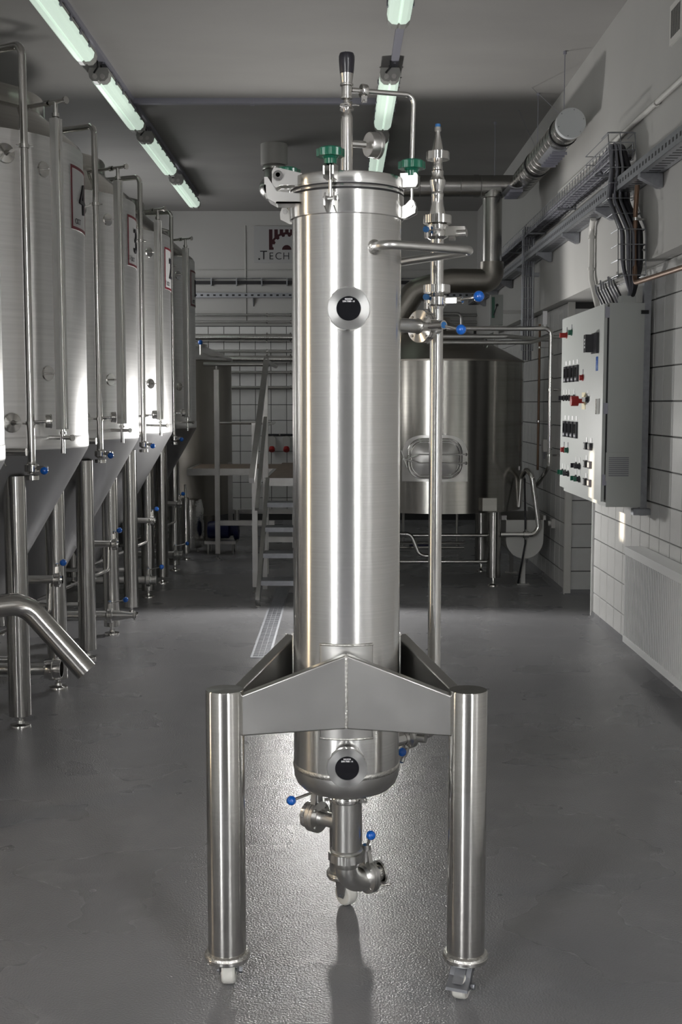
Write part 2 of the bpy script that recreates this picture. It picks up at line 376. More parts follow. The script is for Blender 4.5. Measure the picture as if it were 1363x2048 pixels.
# --- fluted star knobs with swing bolts
def knob(ang, rad, zb, label=None):
    c, s_ = math.cos(ang), math.sin(ang); P = (c * rad, s_ * rad)
    k = B().prism(circle(.0315, 64, 8, .055), (P[0], P[1], zb + .017), (1, 0, 0), (0, 1, 0), (0, 0, .017)).obj('clamp_knob', 'green', V, label)
    B().lathe([(0, zb + .0335), (.022, zb + .0335), (.027, zb + .0345), (.024, zb + .038), (0, zb + .040)], (P[0], P[1], 0), n=32).obj('knob_cap', 'green', k)
    B().lathe([(.0145, zb), (.0155, zb + .012), (.020, zb + .0175)], (P[0], P[1], 0), n=24).obj('knob_hub', 'green', k)
    bo = B().cyl((P[0], P[1], 1.925), (P[0], P[1], zb + .01), .0045, n=12).obj('swing_bolt', 'polished', V)
    B().cyl((P[0] - s_ * .017, P[1] + c * .017, 1.928), (P[0] + s_ * .017, P[1] - c * .017, 1.928), .0055, n=10).obj('pivot_pin', 'polished', bo)
    R, T = Vector((c, s_, 0)), Vector((-s_, c, 0))
    for sg in (-1, 1):
        o0 = T * (sg * .011 - .002) + Vector((0, 0, 0))
        up = [(.137, 1.972), (.175, 1.972), (.180, 1.980), (.180, 2.000), (.176, 2.006), (.137, 2.006)]
        B().prism([(x, z) for x, z in up], o0, R, (0, 0, 1), T * .004).obj('lid_lug', 'plate', V)
        lo = [(.139, 1.898), (.150, 1.898), (.174, 1.910), (.176, 1.924), (.170, 1.940), (.162, 1.942), (.150, 1.930), (.139, 1.925)]
        B().prism([(x, z) for x, z in lo], o0, R, (0, 0, 1), T * .004).obj('collar_lug', 'plate', V)
knob(math.radians(-104), .160, 2.006, 'green fluted knob on the front clamp')
knob(math.radians(-14), .163, 2.000, 'green fluted knob on the right clamp')
knob(math.radians(158), .160, 2.000, 'green fluted knob behind the hinge')
# --- lid hinge on the left
H = B()
for yy in (-.078, -.030):
    H.prism([(-.108, 1.972), (-.108, 2.000), (-.160, 2.012), (-.175, 2.014), (-.180, 2.004), (-.180, 1.972), (-.170, 1.966), (-.160, 1.972)], (0, yy, 0), (1, 0, 0), (0, 0, 1), (0, .005, 0))
H.box(-.125, -.10, -.078, -.025, 1.9695, 1.973)
hg = H.obj('hinge', 'plate', V)
q = B()
for yy in (-.085, -.022):
    q.prism([(-.100, 1.928), (-.100, 1.950), (-.168, 1.956), (-.190, 1.990), (-.198, 1.990), (-.198, 1.958), (-.188, 1.938), (-.170, 1.928)], (0, yy, 0), (1, 0, 0), (0, 0, 1), (0, .005, 0))
q.box(-.198, -.194, -.085, -.017, 1.950, 1.972)
q.box(-.17, -.1, -.085, -.017, 1.928, 1.932)
q.obj('hinge_arm', 'plate', V)
B().cyl((-.165, -.092, 1.994), (-.165, -.012, 1.994), .0055, n=12).cyl((-.165, -.092, 1.994), (-.165, -.083, 1.994), .0095, n=6).lathe([(.012, 0), (.012, .002), (0, .002)], (-.165, -.082, 1.994), (0, -1, 0), 16).obj('hinge_bolt', 'polished', hg)

# --- vertical filling tube with valve, gauge and side pipe on the lid
q = B().lathe([(.0152, 1.998), (.0152, 2.145), (.0145, 2.151), (.010, 2.163), (.0065, 2.172), (.0065, 2.184)], n=32)
q.obj('riser_tube', 'polished', V)
q = B().lathe([(.017, 1.998), (.0185, 2.0), (.0160, 2.004), (.0152, 2.006)], n=32); q.obj('weld_seam', 'weld', V)
vv = B().lathe([(.007, 2.164), (.017, 2.166), (.017, 2.170), (.010, 2.172), (.010, 2.175), (.017, 2.176), (.017, 2.180), (.008, 2.182), (.007, 2.190), (.014, 2.193), (.014, 2.199), (.0128, 2.200), (.0128, 2.222), (.0165, 2.224), (.0165, 2.228), (.0135, 2.230), (.0155, 2.245), (.0165, 2.2535)], n=32).obj('relief_valve', 'polished', V)
B().lathe([(.0165, 2.2525), (.0178, 2.262), (.0195, 2.285), (.0195, 2.294), (.017, 2.301), (.006, 2.303), (0, 2.303)], n=32).obj('valve_cap', 'black_plastic', vv)
B().lathe([(.004, 2.302), (.004, 2.306), (0, 2.307)], n=10).obj('cap_screw', 'polished', vv)
q = B().cyl((-.013, -.016, 2.173), (.022, -.018, 2.174), .0025, n=8).cyl((.010, -.024, 2.166), (.010, -.010, 2.182), .004, n=8).cyl((-.008, -.022, 2.178), (.030, -.006, 2.176), .002, n=8)
q.obj('clamp_bolts', 'polished', vv)
sp = B().tube([(.012, 0, 2.214), (.168, .055, 2.216), (.162, .05, 2.010), (.128, .04, 1.998)], .0062, 14, .022).obj('side_pipe', 'polished', V)
dsp = Vector((.156, .055, 0)).normalized()
B().lathe([(.006, -.008), (.0155, -.008), (.0165, -.006), (.0165, .006), (.0155, .008), (.006, .008)], Vector((.042, .0106, 2.2145)), dsp, 24).obj('pipe_clamp', 'polished', sp)
B().box(.036, .050, -.006, .010, 2.186, 2.199).cyl((.043, -.012, 2.192), (.043, .014, 2.192), .004, n=10).cyl((.043, -.010, 2.192), (.036, -.016, 2.178), .0014, n=6).obj('wing_nut', 'polished', sp)
B().cyl((.012, 0, 2.086), (.046, .012, 2.086), .0085, n=18).cyl((.044, .011, 2.086), (.054, .015, 2.086), .0055, n=6).obj('gauge_stub', 'polished', V)
ga = Vector((.88, .46, 0)).normalized()
g = B().lathe([(0, 0), (.029, 0), (.0305, .003), (.0305, .022), (.0335, .023), (.0335, .030), (.029, .030)], (.053, .015, 2.087), ga, 36).obj('pressure_gauge', 'satin', V)
B().lathe([(.029, .0285), (0, .0285)], (.053, .015, 2.087), ga, 30).obj('dial', 'sign_white', g)

# --- sight glasses
def notched(r, n=72):
    P = []
    for k in range(n):
        a = 2 * PI * k / n; P.append((r * (.94 if (k % 12) in (5, 6) else 1) * math.cos(a), r * (.94 if (k % 12) in (5, 6) else 1) * math.sin(a)))
    return P
def sight(x, z, R, rg, yo, lab):
    nk = B().lathe([(R * .86, -.02), (R * .86, .020), (R * .93, .020)], (x, -yo, z), (0, -1, 0), 48).obj('sight_glass', 'satin', V, lab)
    B().prism(notched(R), (x, -yo - .020, z), (1, 0, 0), (0, 0, 1), (0, -.013, 0)).obj('union_nut', 'satin', nk)
    B().lathe([(R * .96, 0), (R * .95, .0015), (rg * 1.02, .0015), (rg, -.001)], (x, -yo - .0335, z), (0, -1, 0), 64).obj('face_ring', 'ring_steel', nk)
    B().lathe([(rg, 0), (rg, .0012), (0, .0012)], (x, -yo - .0332, z), (0, -1, 0), 48).obj('glass', 'glass_black', nk)
    for t, sz, dz in (('MAXOS', .0052, .75), ('DIN 7080 - M', .0050, .56)):
        inst('lettering', text_mesh(t, sz, 'white_text', bold=.0002), nk, (x, -yo - .0346, z + rg * dz - .001), (PI / 2, 0, 0))
sight(.004, 1.672, .0515, .0285, .128, 'upper round sight glass')
sight(.001, .562, .0500, .0290, .130, 'lower round sight glass')

# --- legs, beams, pads, castors
LEG = [(-.295, -.170), (.293, -.174), (0, .341)]
CAST = [((0, .040), 0, False), ((-.022, -.028), math.radians(-22), True), ((.034, .026), math.radians(40), False)]
for (lx, ly), (off, yaw, brake) in zip(LEG, CAST):
    lg = B().lathe([(.0468, .100), (.0468, .757), (.0455, .760), (0, .7605)], (lx, ly, 0), n=48).obj('leg', 'brushed_leg', V)
    B().lathe([(0, .084), (.054, .084), (.056, .087), (.056, .094), (.054, .097), (.0465, .100)], (lx, ly, 0), n=48).obj('leg_flange', 'polished', lg)
    B().lathe([(.0560, .0955), (.0540, .101), (.0495, .1045), (.0465, .105)], (lx, ly, 0), n=48).obj('weld_seam', 'weld', lg)
    # castor assembly
    M = Matrix.Translation((lx, ly, 0)) @ Matrix.Rotation(yaw, 4, 'Z')
    def place(bb, name, m, par):
        o_ = bb.obj(name, m, par); o_.data.transform(M); return o_
    wx = M.inverted() @ Vector((lx + off[0], ly + off[1], 0)); wy = wx.y
    ct = place(B().lathe([(0, .0745), (.030, .0745), (.032, .078), (.032, .0845), (0, .0845)], n=28), 'castor', 'red', V)
    q = B()
    for sg in (-1, 1):
        q.prism([(-.020, .074), (.026, .074), (wy + .016, .046), (wy + .012, .026), (wy - .012, .026), (wy - .016, .046)] if wy > 0 else [(.020, .074), (-.026, .074), (wy - .016, .046), (wy - .012, .026), (wy + .012, .026), (wy + .016, .046)], (sg * .0225 - .001, 0, 0), (0, 1, 0), (0, 0, 1), (.002, 0, 0))
    q.box(-.0235, .0235, -.022, .022, .071, .0745)
    place(q, 'fork', 'galv', ct)
    place(B().lathe([(.010, -.0165), (.029, -.0165), (.0325, -.012), (.0332, 0), (.0325, .012), (.029, .0165), (.010, .0165), (.010, -.0165)], (0, wy, .0333), (1, 0, 0), 40), 'wheel', 'nylon', ct)
    place(B().cyl((-.030, wy, .0333), (.030, wy, .0333), .005, n=12).cyl((.026, wy, .0333), (.034, wy, .0333), .008, n=6), 'axle_bolt', 'galv', ct)
    if brake:
        q = B().prism([(-.030, .079), (-.020, .079), (-.062, .050), (-.076, .042), (-.076, .034), (-.070, .034), (-.064, .042)], (-.027, 0, 0), (0, 1, 0), (0, 0, 1), (.054, 0, 0))
        q.prism([(-.040, .078), (-.034, .080), (-.066, .055), (-.072, .052)], (-.013, 0, 0), (0, 1, 0), (0, 0, 1), (.026, 0, 0))
        place(q, 'brake_pedal', 'galv', ct)
MID = .166
for i, j in ((0, 1), (1, 2), (2, 0)):
    a, c = Vector((*LEG[i], 0)), Vector((*LEG[j], 0)); mid = (a + c) / 2
    nrm = mid.normalized(); apex = nrm * MID
    for e in (a, c):
        d = (apex - e).normalized(); s0 = e + d * .040
        t = .016
        oc = nrm * t; ic = -nrm * t
        zl0, zl1, zm0, zm1 = .648, .748, .664, .846
        vs = [s0 + oc + Vector((0, 0, zl0)), s0 + oc + Vector((0, 0, zl1)), apex + oc + Vector((0, 0, zm1)), apex + oc + Vector((0, 0, zm0)),
              s0 + ic + Vector((0, 0, zl0)), s0 + ic + Vector((0, 0, zl1)), apex + ic + Vector((0, 0, zm1)), apex + ic + Vector((0, 0, zm0))]
        o_ = B().add(vs, [(0, 1, 2, 3), (7, 6, 5, 4), (1, 5, 6, 2), (0, 3, 7, 4), (0, 4, 5, 1), (3, 2, 6, 7)]).obj('frame_beam', 'plate', V)
        bv = o_.modifiers.new('bevel', 'BEVEL'); bv.width = .004; bv.segments = 3
        B().tube([s0 + oc * .96 + Vector((0, 0, zl0 + .006)), s0 + oc * .96 + Vector((0, 0, zl1 - .004))], .0032, 8).obj('weld_seam', 'weld', o_)
    B().tube([apex + nrm * (t + .0003) + Vector((0, 0, .667)), apex + nrm * (t + .0003) + Vector((0, 0, .845))], .0036, 8).obj('weld_seam', 'weld', V)
    th0 = math.atan2(nrm.y, nrm.x)
    o_ = B().arcplate(.134, .1395, th0 - .49, th0 + .49, .626, .860, 16).obj('saddle_pad', 'plate', V)
    bv = o_.modifiers.new('bevel', 'BEVEL'); bv.width = .003; bv.segments = 2
    q = B().tube([(math.cos(th0 + k * .049) * .1385, math.sin(th0 + k * .049) * .1385, .8605) for k in range(-10, 11)], .0028, 8)
    q.tube([(math.cos(th0 + k * .049) * .1385, math.sin(th0 + k * .049) * .1385, .626) for k in range(-10, 11)], .0028, 8)
    q.obj('weld_seam', 'weld', V)

# --- generic butterfly valve: body on an axis, bonnet along 'stem', lever and ball knob
def valve(par, c, ax, stem, lever=None, R=.036, r=.02, L=.016, ball=.0125, bolts=True, m='polished', nuts=False, name='butterfly_valve'):
    c, ax, st = Vector(c), Vector(ax).normalized(), Vector(stem).normalized()
    q = B().lathe([(r, -L - .012), (r * 1.12, -L - .004), (R, -L), (R, -.0012), (R * .96, -.001), (R * .96, .001), (R, .0012), (R, L), (r * 1.12, L + .004), (r, L + .012)], c, ax, 36)
    if bolts:
        u, w_, _ = frame(ax)
        for k in range(4):
            p = c + (u * math.cos(PI / 4 + k * PI / 2) + w_ * math.sin(PI / 4 + k * PI / 2)) * R * .80
            q.cyl(p - ax * (L + .004), p + ax * (L + .004), .0042, n=6)
    if nuts:
        q.lathe([(r, L + .010), (R * 1.12, L + .010), (R * 1.15, L + .012), (R * 1.15, L + .030), (R * 1.1, L + .032), (r, L + .032)], c, ax, 16)
    vo = q.obj(name, m, par)
    e = c + st * (R + .040)
    q = B().cyl(c + st * R * .8, e, R * .30, R * .28, n=16)
    tn_ = ax.cross(st).normalized()
    q.prism([(-R * .42, R * .9), (R * .42, R * .9), (R * .30, R + .026), (-R * .30, R + .026)], c - ax * L * .7, tn_, st, ax * (L * 1.4))
    q.obj('bonnet', m, vo)
    B().lathe([(R * .20, 0), (R * .20, .0012), (0, .0015)], e, st, 14).obj('cap', 'blue_cap', vo)
    if lever:
        l = Vector(lever); s0 = e - st * .012
        B().cyl(s0, l, .0036, n=10).obj('lever', m, vo)
        if ball: B().sphere(l, ball, 20).obj('ball_knob', 'blue_ball', vo)
    return vo

# --- standpipe on the right rear side
PX, PY = .243, .238
B().lathe([(.0178, .60), (.0178, 1.86)], (PX, PY, 0), n=28).obj('standpipe', 'polished', V)
B().tube([(PX, PY, .605), (PX, PY, .545), (.10, .10, .545)], .0178, 16, .045).obj('standpipe_elbow', 'polished', V)
st = B().lathe([(.0178, 1.845), (.0178, 1.885), (.0235, 1.888), (.030, 1.892), (.030, 1.905), (.0285, 1.908), (.030, 1.911), (.030, 1.922), (.026, 1.926)], (PX, PY, 0), n=32).obj('top_valve', 'polished', V)
B().prism(circle(.037, 72, 12, .03), (PX, PY, 1.927), (1, 0, 0), (0, 1, 0), (0, 0, .021)).obj('union_nut', 'polished', st)
B().lathe([(.0215, 1.948), (.0215, 1.953), (.0165, 1.978), (.0150, 1.996), (.0165, 2.0), (.0165, 2.006), (.0145, 2.010), (.0165, 2.020), (.0205, 2.030), (.0215, 2.040), (.0185, 2.044), (.0160, 2.052), (.0165, 2.064), (.0135, 2.068), (.0140, 2.078), (.0132, 2.080), (.0132, 2.096)], (PX, PY, 0), n=32).obj('check_valve', 'polished', st)
B().prism(circle(.0305, 60, 10, .03), (PX, PY, 2.094), (1, 0, 0), (0, 1, 0), (0, 0, .020)).obj('union_nut', 'polished', st)
B().lathe([(.0165, 2.113), (.0145, 2.118), (.0090, 2.148), (.0062, 2.160), (.0062, 2.170)], (PX, PY, 0), n=24).prism(circle(.0085, 6), (PX, PY, 2.168), (1, 0, 0), (0, 1, 0), (0, 0, .011)).obj('reducer', 'polished', st)
B().lathe([(.0075, 2.179), (.0070, 2.187), (0, 2.188)], (PX, PY, 0), n=12).obj('tube_cap', 'blue_cap', st)
B().prism([(.022, -.012), (.045, -.012), (.075, -.010), (.078, 0), (.075, .010), (.045, .012), (.022, .012)], (PX, PY - .012, 1.905), (.92, -.39, 0), (0, 0, 1), (.006, .014, 0)).cyl((PX + .05, PY - .03, 1.897), (PX + .075, PY - .04, 1.897), .010, n=14).cyl((PX + .03, PY - .03, 1.884), (PX + .045, PY - .035, 1.884), .006, n=6).obj('valve_bonnet', 'polished', st)
B().cyl((PX - .030, PY - .030, 1.908), (PX - .034, PY - .036, 1.908), .008, n=14).obj('blue_plug', 'blue_cap', st)
B().cyl((PX - .030, PY - .026, 1.886), (PX - .030, PY - .026, 1.902), .006, n=8).obj('bolt', 'polished', st)
vm = valve(V, (PX, PY, 1.722), (0, 0, 1), (.90, -.44, 0), lever=(.345, .140, 1.727), R=.034, r=.0178, L=.010, ball=.0145, nuts=False)
B().prism(circle(.0355, 72, 12, .03), (PX, PY, 1.745), (1, 0, 0), (0, 1, 0), (0, 0, .020)).obj('union_nut', 'polished', vm)
B().cyl((PX - .028, PY - .028, 1.731), (PX - .033, PY - .035, 1.731), .008, n=14).obj('blue_plug', 'blue_cap', vm)
B().cyl((PX - .030, PY - .026, 1.700), (PX - .030, PY - .026, 1.716), .006, n=8).obj('bolt', 'polished', vm)
# nozzle and flange valve at 45 degrees
dn = Vector((.73, .68, 0)).normalized()
B().lathe([(.0185, .11), (.0185, .335)], (0, 0, 1.652), dn, 28).lathe([(.034, .120), (.027, .134), (.0215, .147), (.0185, .152)], (0, 0, 1.652), dn, 28).obj('nozzle', 'satin', V)
valve(V, dn * .275 + Vector((0, 0, 1.652)), dn, (.62, -.78, 0), lever=(.296, .105, 1.639), R=.043, r=.0185, L=.012, ball=.0135)
# push handle
B().tube([(.062, -.112, 1.820), (.090, -.160, 1.8215), (.315, -.055, 1.8205), (.12, .20, 1.818)], .0108, 18, .030).obj('push_handle', 'satin', V)
B().lathe([(.019, 0), (.015, .006), (.0110, .010)], (.066, -.117, 1.820), (.45, -.8, 0), 20).obj('weld_seam', 'weld', V)
# --- outlet below the dish
B().lathe([(.036, .455), (.034, .447), (.034, .440), (.044, .438), (.044, .428), (.036, .424)], n=36).obj('outlet_neck', 'satin', V)
oc = B().lathe([(.038, .444), (.045, .442), (.0465, .438), (.0465, .430), (.045, .426), (.038, .424)], n=36).obj('outlet_clamp', 'polished', V)
B().box(.036, .052, -.030, -.016, .428, .440).cyl((.046, -.036, .434), (.046, -.008, .434), .004, n=8).obj('clamp_bolt', 'polished', oc)
B().cyl((-.056, -.02, .434), (-.040, -.014, .434), .004, n=8).obj('clamp_bolt', 'polished', oc)
B().lathe([(.0375, .290), (.0375, .428)], n=40).obj('outlet_tee', 'satin', V)
B().prism(circle(.046, 72, 12, .03), (0, 0, .268), (1, 0, 0), (0, 1, 0), (0, 0, .022)).lathe([(.040, .290), (.043, .294), (.040, .298), (.0375, .299)], n=36).lathe([(.031, .250), (.034, .256), (.034, .268)], n=36).obj('union_nut', 'satin', V)
de = Vector((.80, .60, 0)); ctr = Vector((0, 0, .252)); RB = .050
pts = [ctr + Vector((0, 0, .015))] + [ctr + de * RB * (1 - math.cos(a)) + Vector((0, 0, -RB * math.sin(a))) for a in [k * PI / 24 for k in range(13)]] + [ctr + de * (RB + .012) + Vector((0, 0, -RB))]
B().tube(pts, .0300, 24).obj('outlet_elbow', 'satin', V)
vc = ctr + de * (RB + .020) + Vector((0, 0, -RB + .004))
v2 = valve(V, vc, de, (-.05, 0.05, 1), lever=(.064, .02, .325), R=.044, r=.028, L=.009, ball=.0125, m='satin')
B().lathe([(.022, .018), (.022, .034), (.032, .035), (.033, .041), (.030, .042), (.018, .042), (.018, .02)], vc, de, 28).obj('outlet_ferrule', 'polished', v2)
B().cyl(vc + de * .01 + Vector((.03, -.02, -.02)), vc + de * .01 + Vector((.052, -.03, -.012)), .0035, n=8).obj('bolt', 'polished', v2)
# left branch with butterfly valve
dl = Vector((-.80, .60, 0)); z3 = .362
B().lathe([(.0195, .030), (.0195, .085)], (0, 0, z3), dl, 24).obj('branch_pipe', 'satin', V)
v3 = valve(V, dl * .098 + Vector((0, 0, z3)), dl, (0, .0, 1), lever=(-.143, .012, .421), R=.041, r=.0195, L=.012, ball=.0125, m='satin')
B().lathe([(.024, .018), (.033, .019), (.035, .022), (.035, .030), (.031, .032), (.020, .032)], dl * .098 + Vector((0, 0, z3)), dl, 28).obj('blank_cap', 'polished', v3)
# rear right sampling valve at the foot of the standpipe
valve(V, (.168, .165, .545), (.7, .7, 0), (-.2, -.3, -.6), lever=(.149, .105, .522), R=.030, r=.0178, L=.010, ball=.0118, m='satin')
B().cyl((.190, .16, .548), (.215, .15, .548), .014, n=16).obj('sample_stub', 'satin', V)

# ================================================================== FERMENTATION TANKS
def make_tank():
    T = thing('fermentation_tank', 'x', 'tank', (0, 0, 0), 'conical fermentation tanks in the left row')
    B().lathe([(.6, 1.30), (.6, 2.605)], n=72).obj('shell', 'tank_steel', T)
    B().lathe([(.6005, 1.245), (.602, 1.25), (.602, 1.298), (.6005, 1.302)], n=72).obj('lower_band', 'tank_steel', T)
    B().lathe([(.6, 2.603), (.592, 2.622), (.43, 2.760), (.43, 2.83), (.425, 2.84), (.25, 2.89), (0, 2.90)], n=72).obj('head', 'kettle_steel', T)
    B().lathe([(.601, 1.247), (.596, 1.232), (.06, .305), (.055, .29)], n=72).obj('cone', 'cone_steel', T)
    for sx in (-1, 1):
        for sy in (-1, 1):
            lg = B().lathe([(.0495, .056), (.0495, 1.13)], (sx * .36, sy * .36, 0), n=28).lathe([(0, .055), (.0495, .055)], (sx * .36, sy * .36, 0), n=28).obj('leg', 'brushed_leg', T)
            B().lathe([(.011, .06), (.011, .03), (.016, .03), (.018, .018), (.045, .012), (.047, .004), (.047, 0), (0, 0)], (sx * .36, sy * .36, 0), n=24).obj('foot', 'polished', lg)
    # standoff discs, clamps and CIP pipe at 50 degrees
    px, py = .50, -.60
    pr = Vector((px, py, 0)).normalized()
    pp = B().tube([(px, py, 1.20), (px, py, 2.905), (px - .36, py + .30, 2.93), (-.1, -.05, 2.97)], .0165, 16, .045).obj('cleaning_pipe', 'polished', T)
    for z in (1.365, 2.50):
        B().lathe([(.045, .597), (.040, .606), (.012, .612), (.006, .64), (.006, .765)], (0, 0, z), pr, 20).lathe([(.0185, -.008), (.0215, -.008), (.0215, .008), (.0185, .008), (.0185, -.008)], (px, py, z), n=20).cyl((px - .03, py - .012, z), (px + .034, py + .012, z), .004, n=8).obj('pipe_clamp', 'polished', pp)
    # foot valve on the pipe
    v = valve(T, (px, py, 1.178), (0, 0, 1), (.75, -.10, .0), lever=(px + .07, py - .07, 1.170), R=.030, r=.0165, L=.014, ball=.0165)
    B().lathe([(.030, -.016), (.030, -.034), (.018, -.036), (0, -.036)], (px, py, 1.162), n=20).obj('pipe_end', 'polished', v)
    q = B().tube([(px - .02, py, 1.245), (px - .19, py + .02, 1.245)], .0165, 16).lathe([(.03, 0), (.03, .016), (.0, .018)], (px - .19, py + .02, 1.245), (-1, .1, 0), 20)
    q.cyl((px - .13, py - .01, 1.235), (px - .10, py - .02, 1.185), .004, n=8)
    q.obj('branch_pipe', 'polished', T)
    g_ = B().cyl((px + .015, py, 1.372), (px + .06, py + .01, 1.372), .006, n=12).lathe([(0, 0), (.026, 0), (.028, .003), (.028, .02), (.030, .022), (.030, .026), (0, .026)], (px + .058, py + .01, 1.374), (.93, .37, 0), 28).obj('pressure_gauge', 'polished', T)
    # level indicator tube in its square housing at 32 degrees
    a = math.radians(-32); ur = Vector((math.cos(a), math.sin(a), 0)); ut = Vector((-math.sin(a), math.cos(a), 0)); lp = ur * .68
    q = B()
    for z0_, z1_ in ((1.335, 2.665),):
        vs = [lp + ut * s1 * .022 + ur * s2 * .016 + Vector((0, 0, zz)) for zz in (z0_, z1_) for s2 in (-1, 1) for s1 in (-1, 1)]
        q.add(vs, [(0, 2, 3, 1), (4, 5, 7, 6), (0, 1, 5, 4), (2, 6, 7, 3), (0, 4, 6, 2), (1, 3, 7, 5)])
    lv = q.obj('level_housing', 'clear_plastic', T)
    B().tube([lp + ur * .018 + Vector((0, 0, 1.34)), lp + ur * .018 + Vector((0, 0, 2.66))], .005, 10).obj('level_tube', 'polished', lv)
    for z in (1.58, 2.46): B().cyl(ur * .598 + Vector((0, 0, z)), lp + Vector((0, 0, z)), .004, n=8).lathe([(.035, .599), (.032, .605), (0, .606)], (0, 0, z), ur, 18).obj('standoff', 'polished', lv)
    q = B().cyl(ur * .58 + Vector((0, 0, 1.298)), lp + ur * .055 + Vector((0, 0, 1.298)), .0085, n=12).cyl(lp + Vector((0, 0, 1.23)), lp + Vector((0, 0, 1.337)), .010, n=12).lathe([(.014, .735), (.014, .742), (0, .742)], (0, 0, 1.298), ur, 14).lathe([(.016, 1.313), (.016, 1.325)], lp, n=14)
    q.obj('bottom_valve', 'polished', lv)
    q = B().cyl(ur * .43 + Vector((0, 0, 2.735)), lp + ur * .06 + Vector((0, 0, 2.735)), .009, n=12).cyl(lp + Vector((0, 0, 2.66)), lp + Vector((0, 0, 2.735)), .010, n=12).lathe([(.016, 2.672), (.016, 2.688)], lp, n=14).lathe([(.016, .735), (.016, .745), (0, .745)], (0, 0, 2.735), ur, 14).lathe([(.014, -.01), (.014, .01)], lp + ur * -.05 + Vector((0, 0, 2.735)), ur, 12)
    q.obj('top_valve', 'polished', lv)
    # drain below the cone, rails, racking arm
    B().tube([(0, 0, .30), (0, 0, .185), (.40, 0, .185)], .030, 18, .06).lathe([(.036, .26), (.045, .262), (.045, .285), (.036, .287)], n=20).obj('drain_pipe', 'satin', T)
    B().tube([(.18, 0, .615), (.43, 0, .615)], .020, 16).obj('racking_arm', 'satin', T)
    valve(T, (.455, 0, .615), (1, 0, 0), (0, 0, 1), lever=(.49, -.03, .70), R=.036, r=.020, L=.012, ball=.0165)
    B().tube([(.02, -.12, .30), (.42, -.03, .465), (.42, 0, .60)], .010, 10, .02).obj('sample_pipe', 'polished', T)
    B().tube([(.27, -.01, .21), (.27, -.01, .405)], .005, 8).lathe([(.032, -.008), (.036, -.008), (.036, .008), (.032, .008)], (.27, 0, .185), (1, 0, 0), 18).obj('pipe_support', 'polished', T)
    for z in (.31, .50, .62):
        B().tube([(-.36, -.36, z), (-.36, .36, z)], .018, 12).obj('leg_rail', 'satin', T)
    B().tube([(-.36, -.36, .31), (.36, -.36, .31)], .014, 12).obj('leg_rail', 'satin', T)
    return T
NUM = ['5', '4', '3', '2', '1']
LAB = {'5': 'conical steel tank cut off by the left edge of the picture',
       '4': 'conical steel fermentation tank bearing sign 4, nearest whole tank on the left',
       '3': 'conical steel fermentation tank bearing sign 3, behind the tank with sign 4',
       '2': 'conical steel fermentation tank bearing sign 2, third whole one from the photographer',
       '1': 'farthest conical steel fermentation tank of the left row, beside the platform'}
TY = {'5': 4.17, '4': 5.60, '3': 7.03, '2': 8.455, '1': 9.875}
proto = make_tank(); TANK = {}
for i, n in enumerate(NUM):
    t = proto if i == 0 else copy_tree(proto)
    t.location = (-1.8, TY[n], 0); t['label'] = LAB[n]; TANK[n] = t
A13 = math.radians(13.5)
plate_me = B().arcplate(.6005, .603, -A13, A13, 2.235, 2.52, 10).mesh('number_sign', 'sign_white')
q = B()
q.arcplate(.603, .6045, -A13, A13, 2.235, 2.248, 10).arcplate(.603, .6045, -A13, A13, 2.507, 2.52, 10).arcplate(.603, .6045, -A13, -A13 + .025, 2.235, 2.52, 2).arcplate(.603, .6045, A13 - .025, A13, 2.235, 2.52, 2)
border_me = q.mesh('sign_border', 'border_red')
for n in NUM:
    p = inst('number_sign', plate_me, TANK[n]); inst('sign_border', border_me, p)
    inst('numeral', text_mesh(n, .20, 'ink', 'numeral'), p, (.6055, 0, 2.315), (PI / 2, 0, PI / 2))
    inst('lettering', text_mesh('CKT', .035, 'ink'), p, (.6040, -.085, 2.26), (PI / 2, 0, PI / 2 - .13))
# drain ends differ from tank to tank
def drain_end(t, kind):
    if kind == 'open':
        B().lathe([(.030, .385), (.046, .388), (.049, .40), (.049, .425), (.044, .428), (.044, .465), (.040, .465), (.040, .405), (0, .404)], (0, 0, .185), (1, 0, 0), 28).obj('open_coupling', 'polished', t)
    else:
        v = valve(t, (.42, 0, .185), (1, 0, 0), (0, 0, 1), lever=(.52, -.03, .285), R=.045, r=.030, L=.012, ball=.0165, m='satin')
        if kind == 'cone': B().lathe([(.032, .02), (.032, .04), (.018, .12), (.018, .14), (.027, .143), (.027, .152), (.017, .152), (.017, .13), (0, .12)], (.42, 0, .185), (1, 0, 0), 24).obj('reducer', 'satin', v)
        else: B().lathe([(.030, .02), (.030, .05), (.036, .052), (.036, .06), (0, .06)], (.42, 0, .185), (1, 0, 0), 20).obj('blank_cap', 'satin', v)
for n, k in (('5', 'cap'), ('4', 'open'), ('3', 'cone'), ('2', 'cap'), ('1', 'cap')): drain_end(TANK[n], k)
B().tube([(.10, -.05, .52), (.30, .25, .66), (.565, .42, .675), (.80, .43, .40)], .044, 28, .11).lathe([(.044, 0), (.040, .001), (.040, -.05), (0, -.05)], (.80, .43, .40), (.24, .01, -.27), 28).obj('bent_spout', 'brushed_leg', TANK['5'], 'thick bent spout pipe ending in mid air')

